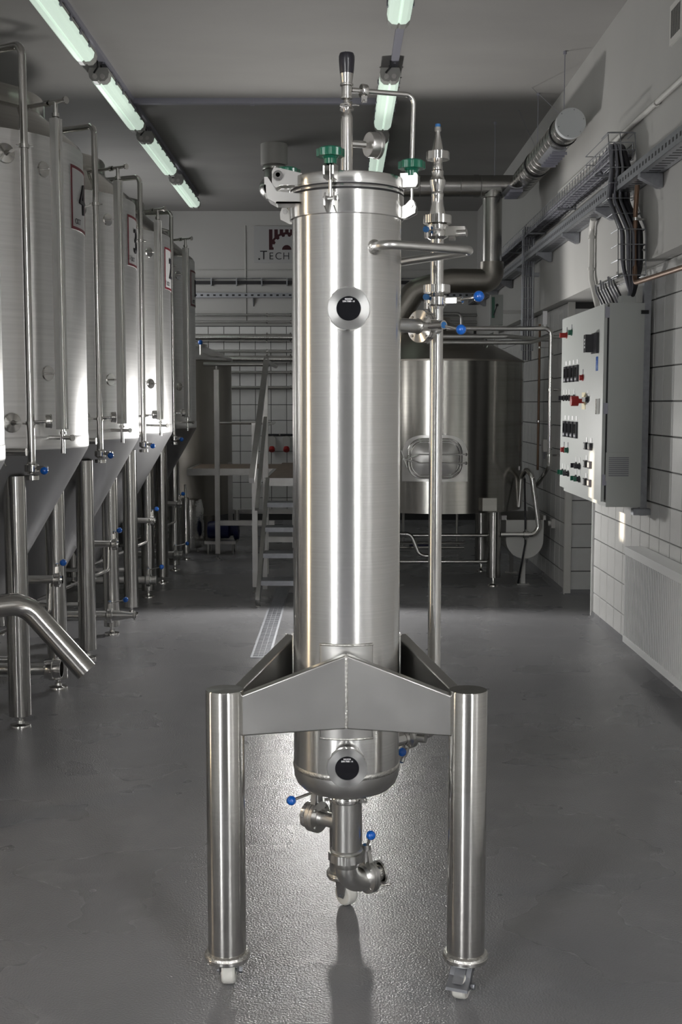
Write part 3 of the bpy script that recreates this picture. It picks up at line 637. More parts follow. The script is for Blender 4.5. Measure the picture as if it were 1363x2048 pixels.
# ================================================================== BREW KETTLE
K = thing('brew_kettle', 'round brushed steel brew kettle with a cone lid and manway, behind the standpipe', 'kettle', (.79, 9.8, 0))
B().lathe([(.695, .60), (.695, 1.775)], n=80).lathe([(0, .598), (.66, .598), (.695, .60)], n=80).obj('shell', 'kettle_steel', K)
B().lathe([(.700, 1.772), (.700, 1.785), (.10, 2.10), (.10, 2.14), (0, 2.14)], n=80).obj('cone_lid', 'dark_steel', K)
for sx in (-1, 1):
    for sy in (-1, 1):
        x, y = (.42 * sx, -.425 if sy < 0 else .40)
        lg = B().lathe([(0, .072), (.056, .072), (.056, .61)], (x, y, 0), n=28).obj('leg', 'brushed_leg', K)
        B().lathe([(.012, .08), (.012, .03), (.018, .02), (.045, .012), (.048, 0), (0, 0)], (x, y, 0), n=20).obj('foot', 'polished', lg)
B().tube([(-.42, -.425, .405), (.42, -.425, .405)], .014, 12).obj('rail', 'polished', K)
B().tube([(-.42, -.425, .195), (.42, -.425, .195)], .014, 12).obj('rail', 'polished', K)
B().tube([(-.6, -.30, .33), (.2, -.30, .33)], .012, 10).obj('rail', 'polished', K)
B().tube([(-.6, -.28, .29), (.2, -.28, .29)], .012, 10).obj('rail', 'polished', K)
B().tube([(-.5, -.46, .42), (-.24, -.46, .42), (-.17, -.46, .25), (-.05, -.46, .24)], .017, 12, .06).obj('outlet_pipe', 'polished', K)
for xx in (-.40, -.28, -.02, .16): B().tube([(xx, -.1, .28), (xx, -.1, .60)], .010, 8).obj('drop_pipe', 'satin', K)
B().box(-.22, -.02, .02, .14, .24, .29).obj('valve_actuator', 'blue_pump', K)
# manway
q = B(); ang = lambda x: -PI / 2 + x / .695
aw = .36
q.arcplate(.690, .712, -PI / 2 - aw - .105, -PI / 2 + aw - .105, .85, 1.08, 18)
import_pts = []
for k in range(19):
    t_ = k / 18; a_ = -PI / 2 - .105 - aw + 2 * aw * t_
    x_ = abs(2 * t_ - 1); hh = 1.08 + .125 * math.sqrt(max(0, 1 - max(0, (x_ - .35) / .65) ** 2)); import_pts.append((a_, hh))
vs, fs = [], []
for a_, hh in import_pts:
    for r_ in (.690, .712): vs += [(math.cos(a_) * r_, math.sin(a_) * r_, 1.079), (math.cos(a_) * r_, math.sin(a_) * r_, hh)]
for k in range(18):
    o_ = k * 4
    fs += [(o_ + 2, o_ + 6, o_ + 7, o_ + 3), (o_ + 1, o_ + 3, o_ + 7, o_ + 5), (o_, o_ + 1, o_ + 5, o_ + 4)]
q.add(vs, fs)
mw = q.obj('manway_frame', 'satin', K)
cx_ = -.075; fy = -.735
def rrect(w, h, r, n=6):
    P = []
    for sx, sy, a0 in ((1, 1, 0), (-1, 1, PI / 2), (-1, -1, PI), (1, -1, 3 * PI / 2)):
        for k in range(n + 1):
            a_ = a0 + k * PI / 2 / n; P.append((sx * (w / 2 - r) + r * math.cos(a_), sy * (h / 2 - r) + r * math.sin(a_)))
    return P
def ring(w, h, r, t, y, z):
    return [(cx_ + a_, y, z + c_) for a_, c_ in rrect(w, h, r, 8)] + [(cx_ + rrect(w, h, r, 8)[0][0], y, z + rrect(w, h, r, 8)[0][1])]
mz = 1.028
q = B().prism(rrect(.395, .285, .10, 8), (cx_, -.66, mz), (1, 0, 0), (0, 0, 1), (0, fy + .66 + .012, 0)); q.obj('manway_neck', 'satin', mw)
for w_, h_, rr in ((.405, .295, .105), (.365, .255, .09)): B().tube(ring(w_, h_, rr, 0, fy, mz), .008, 8).obj('manway_rim', 'polished', mw)
# dished door: a shallow faceted pan
P0, P1 = rrect(.36, .25, .085, 8), rrect(.20, .10, .02, 8); n_ = len(P0)
vs = [(cx_ + a_, fy + .002, mz + c_) for a_, c_ in P0] + [(cx_ + a_, fy + .028 - .0, mz + c_) for a_, c_ in P1]
vs = [(x, fy - .004 if i < n_ else fy - .035, z) for i, (x, y, z) in enumerate(vs)]
B().add(vs, [(k, (k + 1) % n_, n_ + (k + 1) % n_, n_ + k) for k in range(n_)] + [tuple(range(n_, 2 * n_))]).obj('manway_door', 'plate', mw)
q = B()
for dz in (-.033, .033):
    q.tube([(cx_ + .245, fy - .038, mz + dz), (cx_ - .12, fy - .042, mz + dz), (cx_ - .225, fy - .045, mz - .002)], .0055, 8)
    q.cyl((cx_ + .232, fy - .04, mz + dz - .012), (cx_ + .232, fy - .04, mz + dz + .012), .008, n=8).cyl((cx_ + .232, fy - .04, mz + dz), (cx_ + .225, fy + .05, mz + dz), .006, n=8)
q.tube([(cx_ - .262, fy - .05, mz + .065), (cx_ - .24, fy - .052, mz), (cx_ - .215, fy - .05, mz - .065)], .006, 8).cyl((cx_ - .24, fy - .065, mz), (cx_ - .24, fy + .06, mz), .011, n=10)
q.obj('door_clamp', 'polished', mw)
B().box(.30, .41, -.66, -.555, .62, .72).obj('sampling_box', 'kettle_steel', K)
for xx in (.33, .345): B().tube([(xx, -.36, 1.86), (xx + (.0 if xx < .34 else .02), -.36, 1.90)], .006, 6).obj('lid_stud', 'polished', K)

# --- vapour duct with tee, side branch and bend down to the kettle
D = thing('exhaust_duct', 'steel exhaust duct with tee, capped branch and bend down to the kettle', 'duct', (1.235, 9.9, 3.21))
def dl_(x, y, z): return (x - 1.235, y - 9.9, z - 3.21)
B().tube([dl_(-.54, 9.9, 3.21), dl_(1.46, 9.9, 3.21)], .087, 32).obj('cross_duct', 'duct_steel', D)
B().tube([dl_(-.59, 10.75, 3.56), dl_(-.59, 10.75, 3.30), dl_(-.585, 9.95, 3.21), dl_(-.38, 9.9, 3.21)], .092, 24, .12).obj('corner_bend', 'duct_steel', D)
for k in range(10): B().lathe([(.0868, -.003), (.0895, 0), (.0868, .003)], dl_(-.35 + k * .165, 9.9, 3.21), (1, 0, 0), 32).obj('seam_ring', 'duct_steel', D)
B().lathe([(.0865, -.02), (.091, -.02), (.091, .02), (.0865, .02)], dl_(1.10, 9.9, 3.21), (1, 0, 0), 32).obj('seam_ring', 'duct_steel', D)
B().tube([dl_(1.235, 9.9, 3.21), dl_(1.235, 9.9, 2.52)], .079, 32).lathe([(.0895, -.07), (.0895, -.095), (.080, -.10)], dl_(1.235, 9.9, 3.21), n=32).obj('down_duct', 'duct_steel', D)
B().tube([dl_(1.235, 9.9, 2.60), dl_(1.235, 9.9, 2.447), dl_(.90, 9.88, 2.447), dl_(.60, 9.86, 2.36), dl_(.47, 9.86, 2.16), dl_(.47, 9.86, 1.93)], .098, 32, .10).obj('kettle_bend', 'dark_steel', D)
B().tube([dl_(1.45, 9.98, 3.21), dl_(1.45, 7.70, 3.21)], .090, 32).obj('branch_duct', 'duct_steel', D)
for k in range(16): B().lathe([(.0895, -.003), (.0925, 0), (.0895, .003)], dl_(1.45, 9.6 - k * .118, 3.21), (0, 1, 0), 32).obj('seam_ring', 'duct_steel', D)
for y in (7.95, 9.0): B().lathe([(.0915, -.012), (.096, -.012), (.096, .012), (.0915, .012)], dl_(1.45, y, 3.21), (0, 1, 0), 32).obj('duct_clamp', 'rubber', D)
B().lathe([(0, 0), (.0905, 0), (.0935, .002), (.0935, .05), (.091, .052)], dl_(1.45, 7.695, 3.21), (0, 1, 0), 40).obj('end_cap', 'lit_cap', D)
for k in range(6):
    a_ = k * PI / 3 + .3; B().sphere(dl_(1.45 + .082 * math.cos(a_), 7.694, 3.21 + .082 * math.sin(a_)), .004, 8).obj('cap_screw', 'galv', D)
def louvre(y0, y1, dx):
    lo = B().arcplate(.091, .100, -PI / 2 - .62, -PI / 2 + .62, 0, y1 - y0, 10).obj('air_outlet', 'galv', D)
    lo.rotation_euler = (PI / 2, 0, 0); lo.data.transform(Matrix.Rotation(-.15, 4, 'Z')); lo.location = dl_(1.45 + dx, y1, 3.21)
    for k in range(6):
        y = y0 + (k + .5) * (y1 - y0) / 6
        B().box(-.05, .05, -.004, .004, -.118, -.098).obj('slat', 'strut', D).location = dl_(1.45 + dx, y, 3.21)
louvre(8.05, 8.55, 0); louvre(9.45, 9.85, -.08)
for (x, y) in ((1.45, 7.95), (1.45, 9.0), (1.25, 9.9)):
    B().tube([dl_(x, y, 3.30), dl_(x, y, ZC)], .003, 6).cyl(dl_(x, y, ZC - .02), dl_(x, y, ZC), .012, n=8).obj('hanger_rod', 'strut', D)
for y in (7.95, 9.0):
    B().tube([dl_(1.45, y, 3.30), dl_(1.38, y + .9 if y < 8 else y + .5, ZC)], .0016, 5).obj('stay_wire', 'strut', D)
PV = thing('ceiling_vent_pipe', 'grey plastic pipe stub coming out of the ceiling above the hinge', 'pipe', (-.59, 10.75, 3.54))
B().lathe([(.100, 0), (.115, .0), (.119, .01), (.119, .18), (.10, .18), (.10, .02)], n=32).obj('socket', 'pvc_grey', PV)
B().lathe([(.104, -.005), (.108, -.03), (.104, -.04)], n=32).obj('collar', 'duct_steel', PV)

# ================================================================== MASH TUN AND PLATFORM
T = thing('mash_tun', 'dark round mash vessel behind the platform handrail', 'tank', (-1.70, 12.55, 0))
B().lathe([(.55, .30), (.55, 1.87), (.545, 1.885)], n=64).obj('shell', 'dark_steel', T)
B().lathe([(.545, 1.88), (.565, 1.885), (.565, 1.91), (.30, 2.03), (.30, 2.06), (0, 2.07)], n=64).obj('lid', 'satin', T)
for sx in (-1, 1):
    for sy in (-1, 1): B().cyl((sx * .33, sy * .33, 0), (sx * .33, sy * .33, .34), .045, n=16).obj('leg', 'dark_steel', T)
B().box(.10, .50, -.36, -.30, 1.92, 1.955).obj('lid_handle', 'polished', T)
lvv = B().cyl((.28, -.42, 1.93), (.28, -.42, 2.05), .01, n=8).obj('lid_valve', 'polished', T); B().sphere((.28, -.42, 2.06), .025, 12).obj('ball_knob', 'blue_ball', lvv)
P = thing('work_platform', 'steel work platform with stairs and handrail between the tanks and the vessel', 'platform', (0, 0, 0))
DZ = .84
def part(bb, name, m='satin', par=None): return bb.obj(name, m, par or P)
d1 = part(B().box(-1.40, -.60, 11.06, 11.95, DZ - .012, DZ), 'deck', 'wood_deck')
d2 = part(B().box(-.60, .07, 9.66, 12.2, DZ - .012, DZ), 'deck', 'wood_deck')
part(B().box(-1.40, -.60, 11.03, 11.06, DZ - .06, DZ + .003), 'deck_edge')
part(B().box(-1.43, -1.40, 11.03, 11.95, DZ - .06, DZ + .003), 'deck_edge')
part(B().box(-.63, .07, 9.63, 9.66, DZ - .06, DZ + .003), 'deck_edge')
part(B().box(-.63, -.60, 9.66, 11.03, DZ - .06, DZ + .003), 'deck_edge')
def post(x, y, z1, w_=.045):
    o_ = part(B().box(x - w_ / 2, x + w_ / 2, y - w_ / 2, y + w_ / 2, .05, z1), 'post')
    B().lathe([(.008, .05), (.008, .012), (.022, .008), (.022, 0), (0, 0)], (x, y, 0), n=12).obj('foot', 'polished', o_)
post(-1.147, 11.03, 1.755); post(-1.141, 12.25, DZ); post(-.615, 9.70, 1.73); post(-.655, 9.02, 1.30, .04); post(-.20, 10.6, DZ - .06); post(.0, 10.9, DZ - .06); post(-.45, 11.5, DZ - .06); post(.04, 9.7, DZ - .06); post(.04, 12.1, DZ - .06)
part(B().tube([(-1.265, 11.03, 1.804), (-.615, 11.03, 1.804)], .018, 12), 'handrail')
part(B().cyl((-1.147, 11.03, 1.75), (-1.147, 11.03, 1.80), .010, n=10), 'rail_stem', 'polished')
part(B().tube([(-1.147, 11.03, 1.265), (-.62, 11.03, 1.265)], .013, 10), 'mid_rail', 'polished')
part(B().tube([(-.615, 9.70, 1.27), (-.615, 11.03, 1.27)], .013, 10), 'mid_rail', 'polished')
part(B().tube([(-.60, 9.62, 1.785), (-.60, 11.03, 1.785)], .018, 12), 'handrail')
part(B().bar((-.635, 8.45, .90), (-.600, 9.66, 1.80), .040, .045), 'stair_handrail', 'satin')
part(B().bar((-.628, 8.84, .66), (-.612, 9.68, 1.33), .028, .028), 'stair_mid_rail', 'satin')
part(B().bar((-1.147, 11.05, .335), (-.62, 11.05, .335), .045, .045), 'brace')
part(B().bar((-1.141, 12.25, .335), (.04, 12.2, .335), .045, .045), 'brace')
part(B().bar((-.615, 9.72, .335), (.04, 9.72, .335), .045, .045), 'brace')
for x in (-.593, .10):
    o_ = part(B().bar((x, 8.37, .03), (x, 9.64, DZ - .02), .030, .070), 'stringer')
    B().lathe([(.008, .05), (.008, .012), (.022, .008), (.022, 0), (0, 0)], (x, 8.40, 0), n=12).obj('foot', 'polished', o_)
    part(B().box(x - .018, x + .018, 9.2, 9.236, .0, .56), 'stair_prop')
for k in range(1, 5):
    t_ = k / 5; y, z = 8.376 + 1.254 * t_, DZ * t_
    part(B().box(-.578, .085, y - .10, y + .09, z - .035, z), 'tread', 'galv')

# ================================================================== CONTROL CABINET
CX0, CX1, CY0, CY1, CZ0, CZ1 = 1.44, 1.66, 6.58, 7.83, .905, 1.995
C = thing('control_cabinet', 'light grey wall-mounted control cabinet with push buttons and meters', 'cabinet', (CX1, CY0, CZ0))
def cb(x0, x1, y0, y1, z0, z1): return B().box(x0 - CX1, x1 - CX1, y0 - CY0, y1 - CY0, z0 - CZ0, z1 - CZ0)
bd = cb(CX0 + .028, CX1, CY0, CY1, CZ0 - .03, CZ1).obj('body', 'cabinet', C)
dr = cb(CX0, CX0 + .018, CY0 + .004, CY1 - .004, CZ0, CZ1 - .004).obj('door', 'cabinet', C)
cb(CX0 + .018, CX0 + .028, CY0 + .012, CY1 - .012, CZ0 + .01, CZ1 - .014).obj('door_seal', 'rubber', C)
for z in (CZ1 - .05, 1.42, CZ0 + .12): cb(CX0 + .006, CX0 + .028, CY0 - .004, CY0 + .006, z - .03, z + .03).obj('hinge', 'strut', C)
vg = cb(1.462, 1.603, CY0 - .010, CY0, 1.02, 1.178).obj('vent_grille', 'cabinet', C)
for k in range(10): cb(1.478, 1.588, CY0 - .013, CY0 - .009, 1.047 + k * .0110, 1.0525 + k * .0110).obj('slat', 'cable_grey', vg)
cb(1.545, 1.625, 6.64, 6.72, CZ1, CZ1 + .045).obj('cable_gland', 'cabinet', C)
cb(CX1, 1.70, CY0 + .02, CY0 + .06, CZ0 - .08, CZ1 + .14).obj('mounting_rail', 'galv', C)
cb(CX1, 1.70, CY1 - .06, CY1 - .02, CZ0 - .08, CZ1 + .05).obj('mounting_rail', 'galv', C)
cb(1.62, 1.715, CY0 - .01, CY0 + .05, CZ0 - .075, CZ0 - .04).obj('mounting_bracket', 'galv', C)
cb(1.64, 1.68, CY0 - .012, CY0, CZ1 - .06, CZ1 - .04).obj('lock_lug', 'rubber', C)
def dx(y, z, w_, h_, t_, m, name): return cb(CX0 - t_, CX0, y - w_ / 2, y + w_ / 2, z - h_ / 2, z + h_ / 2).obj(name, m, dr)
def face(x, y): return (y, x)
def meter(y, z, w_=.075, h_=.10):
    o_ = dx(y, z, w_, h_, .012, 'black_plastic', 'panel_meter')
    cb(CX0 - .0135, CX0 - .012, y - w_ * .36, y + w_ * .36, z - h_ * .20, z + h_ * .36).obj('display', 'glass_black', o_)
    cb(CX0 - .0135, CX0 - .012, y - w_ * .36, y + w_ * .36, z - h_ * .42, z - h_ * .28).obj('keys', 'cable_grey', o_)
    dx(y, z + h_ * .5 + .022, w_ * .6, .026, .002, 'white_text', 'name_tag')
def button(y, z, m, t_=.022, r=.016, tagm='cable_grey'):
    o_ = B().lathe([(r * 1.25, 0), (r * 1.25, .006), (r, .007), (r, t_), (0, t_ + .001)], (CX0 - CX1, y - CY0, z - CZ0), (-1, 0, 0), 16).obj('push_button', m, dr)
    dx(y, z + .036, .020, .028, .002, tagm, 'name_tag')
def switch(y, z, m='black_plastic'):
    o_ = B().lathe([(.020, 0), (.020, .008), (.015, .009), (.013, .018), (0, .018)], (CX0 - CX1, y - CY0, z - CZ0), (-1, 0, 0), 16).obj('selector_switch', 'black_plastic', dr)
    cb(CX0 - .036, CX0 - .016, y - .005, y + .005, z - .014, z + .014).obj('toggle', m, o_)
    dx(y, z + .038, .018, .030, .002, 'white_text', 'name_tag')
def sm(y, z):
    o_ = dx(y, z, .06, .042, .016, 'black_plastic', 'rocker_switch'); cb(CX0 - .019, CX0 - .016, y - .012, y + .012, z - .014, z + .014).obj('toggle', 'sign_white', o_)
    dx(y, z + .036, .040, .026, .002, 'white_text', 'name_tag')
button(7.66, 1.880, 'red', .045); button(7.50, 1.888, 'green')
for y in (7.66, 7.54, 7.42, 7.30): meter(y, 1.630)
for y in (7.66, 7.54, 7.42, 7.30): meter(y, 1.285)
for y in (7.72, 7.63, 7.54, 7.38): switch(y, 1.482)
mo = dx(6.775, 1.785, .13, .115, .016, 'black_plastic', 'main_switch'); cb(CX0 - .060, CX0 - .016, 6.775, 6.835, 1.735, 1.835).obj('switch_body', 'black_plastic', mo)
for k in (-1, 0, 1): cb(CX0 - .0615, CX0 - .060, 6.795, 6.812, 1.785 + k * .02 - .006, 1.785 + k * .02 + .006).obj('terminal', 'white_text', mo)
bl = dx(6.745, 1.670, .05, .080, .002, 'blue_ball', 'warning_label')
button(7.13, 1.600, 'red')
es = dx(7.09, 1.462, .10, .10, .003, 'cream', 'emergency_plate'); B().lathe([(.014, 0), (.014, .03), (.030, .032), (.030, .075), (0, .078)], (CX0 - CX1 - .003, 7.09 - CY0, 1.462 - CZ0), (-1, 0, 0), 20).obj('stop_button', 'red', es)
switch(6.97, 1.470, 'polished')
dx(6.68, 1.43, .03, .085, .016, 'polished', 'door_lock')
for z in (1.200, 1.095, .990):
    for y in (6.98, 6.86): sm(y, z)
button(7.69, 1.150, 'red'); button(7.56, 1.152, 'green')
for y in (7.72, 7.63, 7.53): switch(y, 1.005, 'green' if y != 7.53 else 'black_plastic')
for y in (7.28, 7.18): switch(y, 1.070); switch(y, .992, 'green')
dx(6.80, .955, .045, .10, .001, 'sign_white', 'rating_label')

# ================================================================== RADIATOR, WALL FITTINGS, TRAYS
R = thing('panel_radiator', 'white ribbed panel radiator on the tiled right wall under the cabinet', 'radiator', (1.66, 6.65, .105))
L_ = 2.6
q = B(); n_ = 78; P = []
for k in range(n_):
    y = -.01 - k * (L_ - .02) / n_; dy = (L_ - .02) / n_
    P += [(y, 0.010), (y - dy * .25, 0.0), (y - dy * .55, 0.0), (y - dy * .8, .010)]
vs = [(-.062 + x, y, z) for y, x in P for z in (.035, .50)]
fs = [(2 * k, 2 * k + 2, 2 * k + 3, 2 * k + 1) for k in range(len(P) - 1)]
q.add(vs, fs).box(-.045, -.02, -L_, 0, .02, .52)
q.obj('ribbed_panel', 'radiator', R)
B().box(-.066, -.04, -L_, 0, .0, .036).obj('edge_roll', 'radiator', R); B().box(-.066, -.04, -L_, 0, .499, .535).obj('edge_roll', 'radiator', R)
B().box(-.066, .040, -L_, 0, .535, .543).obj('top_cover', 'radiator', R)
B().box(-.062, .040, -.004, 0, .01, .535).obj('side_cover', 'radiator', R)
for y in (-.35, -1.6): B().box(.04, .052, y - .02, y + .02, .0, .50).obj('wall_bracket', 'galv', R)
G = thing('wall_vent_grille', 'small white louvred vent high on the right wall', 'vent', (1.62, 5.82, 3.19))
B().box(-.012, 0, 0, .20, 0, .19).obj('frame', 'pvc_white', G)
for k in range(8): B().box(-.0135, -.011, .02 + k * .0205, .029 + k * .0205, .03, .16).obj('slat', 'cable_black', G)
# cable trays along the painted wall
def tray(name, label, z, y0, y1, x0, x1, h, perf):
    t_ = thing(name, label, 'cable tray', (x1, y0, z))
    L = y1 - y0; W = x1 - x0
    if perf:
        B().box(-W, 0, 0, L, 0, .004).box(-W - .002, -W + .002, 0, L, 0, h).box(-.003, 0, 0, L, 0, h).obj('channel', 'galv', t_)
        q = B()
        for k in range(int(L / .06)): q.box(-W - .0026, -W - .0018, .01 + k * .06, .035 + k * .06, h * .35, h * .65); q.box(-W * .75, -W * .25, .01 + k * .06, .03 + k * .06, -.0008, 0.0002)
        o_ = q.obj('slots', 'cable_black', t_); o_['kind'] = 'stuff'
        k = .5
        while k < L:
            B().prism([(0, 0), (-W, 0), (-W, -.02), (-.02, -.07), (0, -.07)], (0, k, -.001), (1, 0, 0), (0, 0, 1), (0, .05, 0)).obj('bracket', 'galv', t_); k += 1.05
    else:
        q = B()
        for xx, zz in ((-W, h), (-W, h * .5), (-W, 0), (-W * .5, 0), (0, 0), (0, h)): q.tube([(xx, 0, zz), (xx, L, zz)], .0025, 5)
        for k in range(int(L / .09)): q.tube([(0, k * .09, h), (0, k * .09, 0), (-W, k * .09, 0), (-W, k * .09, h)], .0025, 5)
        o_ = q.obj('wire_basket', 'galv', t_); o_['kind'] = 'stuff'
        k = .4
        while k < L: B().box(-W, .002, k, k + .03, -.012, -.003).box(-.004, .003, k, k + .03, -.012, h).obj('bracket', 'galv', t_); k += 1.2
    for k in range(10):
        xx = -W * (.10 + .088 * k); zz = .012 + (k % 3) * .014
        pts = [(xx + random.uniform(-.006, .006), y, zz + random.uniform(-.003, .006)) for y in [L * i / 14 for i in range(15)]]
        B().tube(pts, .009 if perf else .011, 7).obj('cable', random.choice(['cable_grey', 'cable_grey', 'cable_black']), t_)
    return t_
tray('wire_cable_tray', 'wire basket tray full of cables, upper of the two runs on the right wall', 2.79, 6.75, 14.2, 1.49, 1.615, .09, False)
tray('perforated_cable_tray', 'perforated steel cable tray, lower of the two runs on the right wall', 2.60, 3.5, 14.2, 1.50, 1.615, .07, True)
# cables turning down into the cabinet
W = thing('cable_drop', 'thick cable bundle in a wire cage dropping into the control cabinet', 'cables', (1.58, 6.60, 2.0))
for k in range(20):
    c_ = (k % 5 - 2) * .014; xo = -.105 + .0062 * k
    m_ = 'cable_black' if k in (9, 12, 13, 15, 16, 18) else ('cable_cream' if k == 8 else 'cable_grey')
    B().tube([(xo * .5 - .02, .62 + c_, .83 + .012 * (k % 3)), (xo * .6 - .02, .16 + c_, .86 + .012 * (k % 3)), (xo, .06 + c_, .72), (xo - .01, .08 + c_, .56), (xo + .01, -.16 + c_, .36), (xo + .01, -.18 + c_, .18), (.03 + xo * .28, .03 + c_ * .6, .06), (.03 + xo * .2, .075 + c_ * .5, .035)], .0135 if m_ == 'cable_black' else .0075, 8, .07).obj('cable', m_, W)
cage = B()
for xo in (-.125, -.06, .02):
    cage.tube([(xo, .05, .92), (xo, -.02, .72), (xo - .01, 0, .56), (xo, -.24, .36), (xo, -.26, .12)], .0028, 6, .03)
for z_, yo in ((.92, .05), (.82, .02), (.72, -.02), (.64, -.01), (.56, 0), (.46, -.12), (.36, -.24), (.28, -.25), (.20, -.255), (.12, -.26)):
    cage.tube([(-.125, yo + .16, z_), (-.125, yo, z_), (.02, yo, z_), (.02, yo + .16, z_)], .0028, 6, .01)
for zz in (.86, .91): cage.tube([(.02, .65, zz), (-.125, .65, zz), (-.125, .02, zz), (.02, .02, zz)], .0028, 6)
cage.obj('wire_cage', 'galv', W)
# small tangle of cables over the cabinet top
for k in range(8):
    y0_ = .15 + k * .07
    B().tube([(.0, y0_ + .25, .16 + .015 * (k % 3)), (-.03, y0_ + .08, .12), (-.01, y0_, .04), (.01, y0_, -.005)], .006, 7, .05).obj('cable', 'cable_grey' if k % 3 else 'cable_black', W)
B().tube([(.03, -.05, .13), (.03, 1.1, .13)], .004, 6).tube([(.03, -.05, .18), (.03, 1.1, .18)], .004, 6).obj('wire_cage', 'galv', W)
# second wire drop above the kettle
W2 = thing('cable_ladder', 'narrow vertical wire tray with cables in front of the far right wall', 'cable tray', (1.53, 9.85, 1.88))
q = B()
for x_ in (-.045, 0, .045): q.tube([(x_, 0, 0), (x_, 0, .98)], .003, 6)
q.tube([(-.045, .05, 0), (-.045, .05, .98)], .003, 6).tube([(.045, .05, 0), (.045, .05, .98)], .003, 6)
for k in range(12): q.tube([(-.045, .05, k * .085), (-.045, 0, k * .085), (.045, 0, k * .085), (.045, .05, k * .085)], .0025, 5)
q.obj('wire_basket', 'galv', W2)
for x_ in (-.03, -.012, .01, .028): B().tube([(x_, .02, -.08), (x_, .022, .5), (x_, .02, 1.0)], .007, 7).obj('cable', 'cable_grey', W2)
B().box(.045, .095, .0, .06, .60, .63).obj('wall_bracket', 'galv', W2)
# conduits and pipes on the right wall
def pipe(name, label, cat, pts, r, m, bend=.03, clips=(), n=12, clipdir=(1, 0, 0), cl=.05, group=None):
    o_ = thing(name, label, cat, pts[0], group); p0 = Vector(pts[0])
    B().tube([Vector(p) - p0 for p in pts], r, n, bend).obj('pipe', m, o_)
    for c_ in clips:
        c_ = Vector(c_) - p0
        B().cyl(c_, c_ + Vector(clipdir) * cl, r * .5, n=8).lathe([(r * 1.02, -.008), (r * 1.35, -.008), (r * 1.35, .008), (r * 1.02, .008)], c_, (0, 0, 1) if abs(clipdir[2]) < .5 and name not in ('wall_pipe', 'foil_pipe', 'grey_conduit') else ((1, 0, 0) if clipdir[1] else (0, 1, 0)), 14).obj('clip', 'polished' if m != 'pvc_white' else 'pvc_white', o_)
    return o_
pipe('white_conduit', 'white plastic conduit bent down from the lower cable tray beside the cabinet', 'conduit', [(1.57, 7.55, 2.595), (1.595, 7.71, 2.56), (1.595, 7.70, 2.245), (1.60, 7.48, 2.02)], .018, 'pvc_white', .06, [(1.595, 7.705, 2.50), (1.595, 7.70, 2.30)], cl=.03)
pipe('grey_conduit', 'long thin pale conduit rising along the right wall above the trays', 'conduit', [(1.60, 4.0, 2.95), (1.60, 8.9, 2.99)], .014, 'pvc_white', 0, [(1.60, 6.2, 2.965)], cl=.025)
pipe('copper_pipe', 'brown copper pipe running down beside the cable bundle then along the wall', 'pipe', [(1.56, 6.40, 2.595), (1.56, 6.43, 2.45), (1.56, 6.41, 2.085), (1.56, 5.2, 2.06)], .013, 'copper', .045, [(1.56, 6.42, 2.42), (1.56, 6.425, 2.26)], cl=.058)
pipe('service_pipe', 'shiny steel pipe with a valve that turns down the far right wall', 'pipe', [(.80, 9.15, 2.015), (1.60, 9.15, 2.015), (1.60, 9.13, .96), (1.56, 9.50, .79)], .018, 'polished', .05, [(1.60, 9.14, 1.55), (1.60, 9.13, 1.05)], cl=.095)
t_ = pipe('service_pipe', 'dull steel pipe just below the valve pipe over the kettle', 'pipe', [(.70, 9.18, 1.956), (1.28, 9.18, 1.956), (1.60, 9.62, 1.956), (1.695, 9.62, 1.956)], .017, 'satin', .05)
t_ = pipe('service_pipe', 'lowest dark steel pipe over the kettle lid', 'pipe', [(.66, 9.25, 1.915), (1.46, 9.25, 1.915), (1.60, 9.30, 1.96), (1.695, 9.30, 1.96)], .016, 'satin', .05)
hv = bpy.data.objects['service_pipe']
B().box(.735, .765, -.012, .012, .03, .13).cyl((.75, 0, 0), (.75, 0, .05), .01, n=8).obj('valve_lever', 'white_text', hv)
pipe('bent_vent_pipe', 'thin steel pipe curling down onto the kettle lid, outer one', 'pipe', [(.95, 10.2, 1.98), (1.26, 10.2, 1.98), (1.28, 10.2, 1.78)], .018, 'polished', .06)
pipe('bent_vent_pipe', 'thin steel pipe curling down onto the kettle lid, inner one', 'pipe', [(.98, 10.1, 1.92), (1.20, 10.1, 1.92), (1.215, 10.1, 1.79)], .018, 'polished', .05)
pipe('riser_pipe', 'thin copper riser on the far right wall between the kettle and the service pipe', 'pipe', [(1.62, 9.80, .9), (1.62, 9.80, 2.09)], .010, 'copper', 0, [(1.62, 9.80, 1.3), (1.62, 9.80, 1.9)], cl=.08)
JB = thing('switch_box', 'grey switch box with green label on a post above the kettle', 'box', (1.36, 10.55, 2.13))
B().box(-.055, .055, -.04, .04, 0, .26).obj('housing', 'cabinet', JB); B().box(-.045, -.02, -.045, -.04, .06, .24).obj('label_strip', 'green', JB)
B().cyl((0, -.06, .17), (0, -.04, .17), .012, n=10).cyl((0, -.055, .17), (-.03, -.06, .08), .004, n=6).obj('lever', 'rubber', JB)
B().box(-.02, .02, -.02, .02, -.30, 0).obj('post', 'satin', JB); B().box(.05, .34, -.015, .015, .10, .13).obj('wall_arm', 'satin', JB)
OB = thing('junction_box', 'small white junction box on the far right tiled wall', 'box', (1.70, 9.85, 1.05)); B().box(-.035, 0, -.05, .05, 0, .10).obj('housing', 'pvc_white', OB); B().box(-.038, -.034, -.04, .04, .01, .09).obj('cover', 'pvc_white', OB); B().tube([(-.02, 0, .0), (-.02, 0, -.06)], .006, 8).obj('cable', 'cable_grey', OB)
OB = thing('wall_socket', 'small pale socket low on the far right wall beside the trough', 'socket', (1.70, 9.44, .46)); B().box(-.03, 0, -.035, .035, 0, .07).obj('housing', 'pvc_grey', OB); B().lathe([(.02, 0), (.02, .02), (0, .022)], (-.03, 0, .035), (-1, 0, 0), 14).obj('plug_face', 'pvc_white', OB)

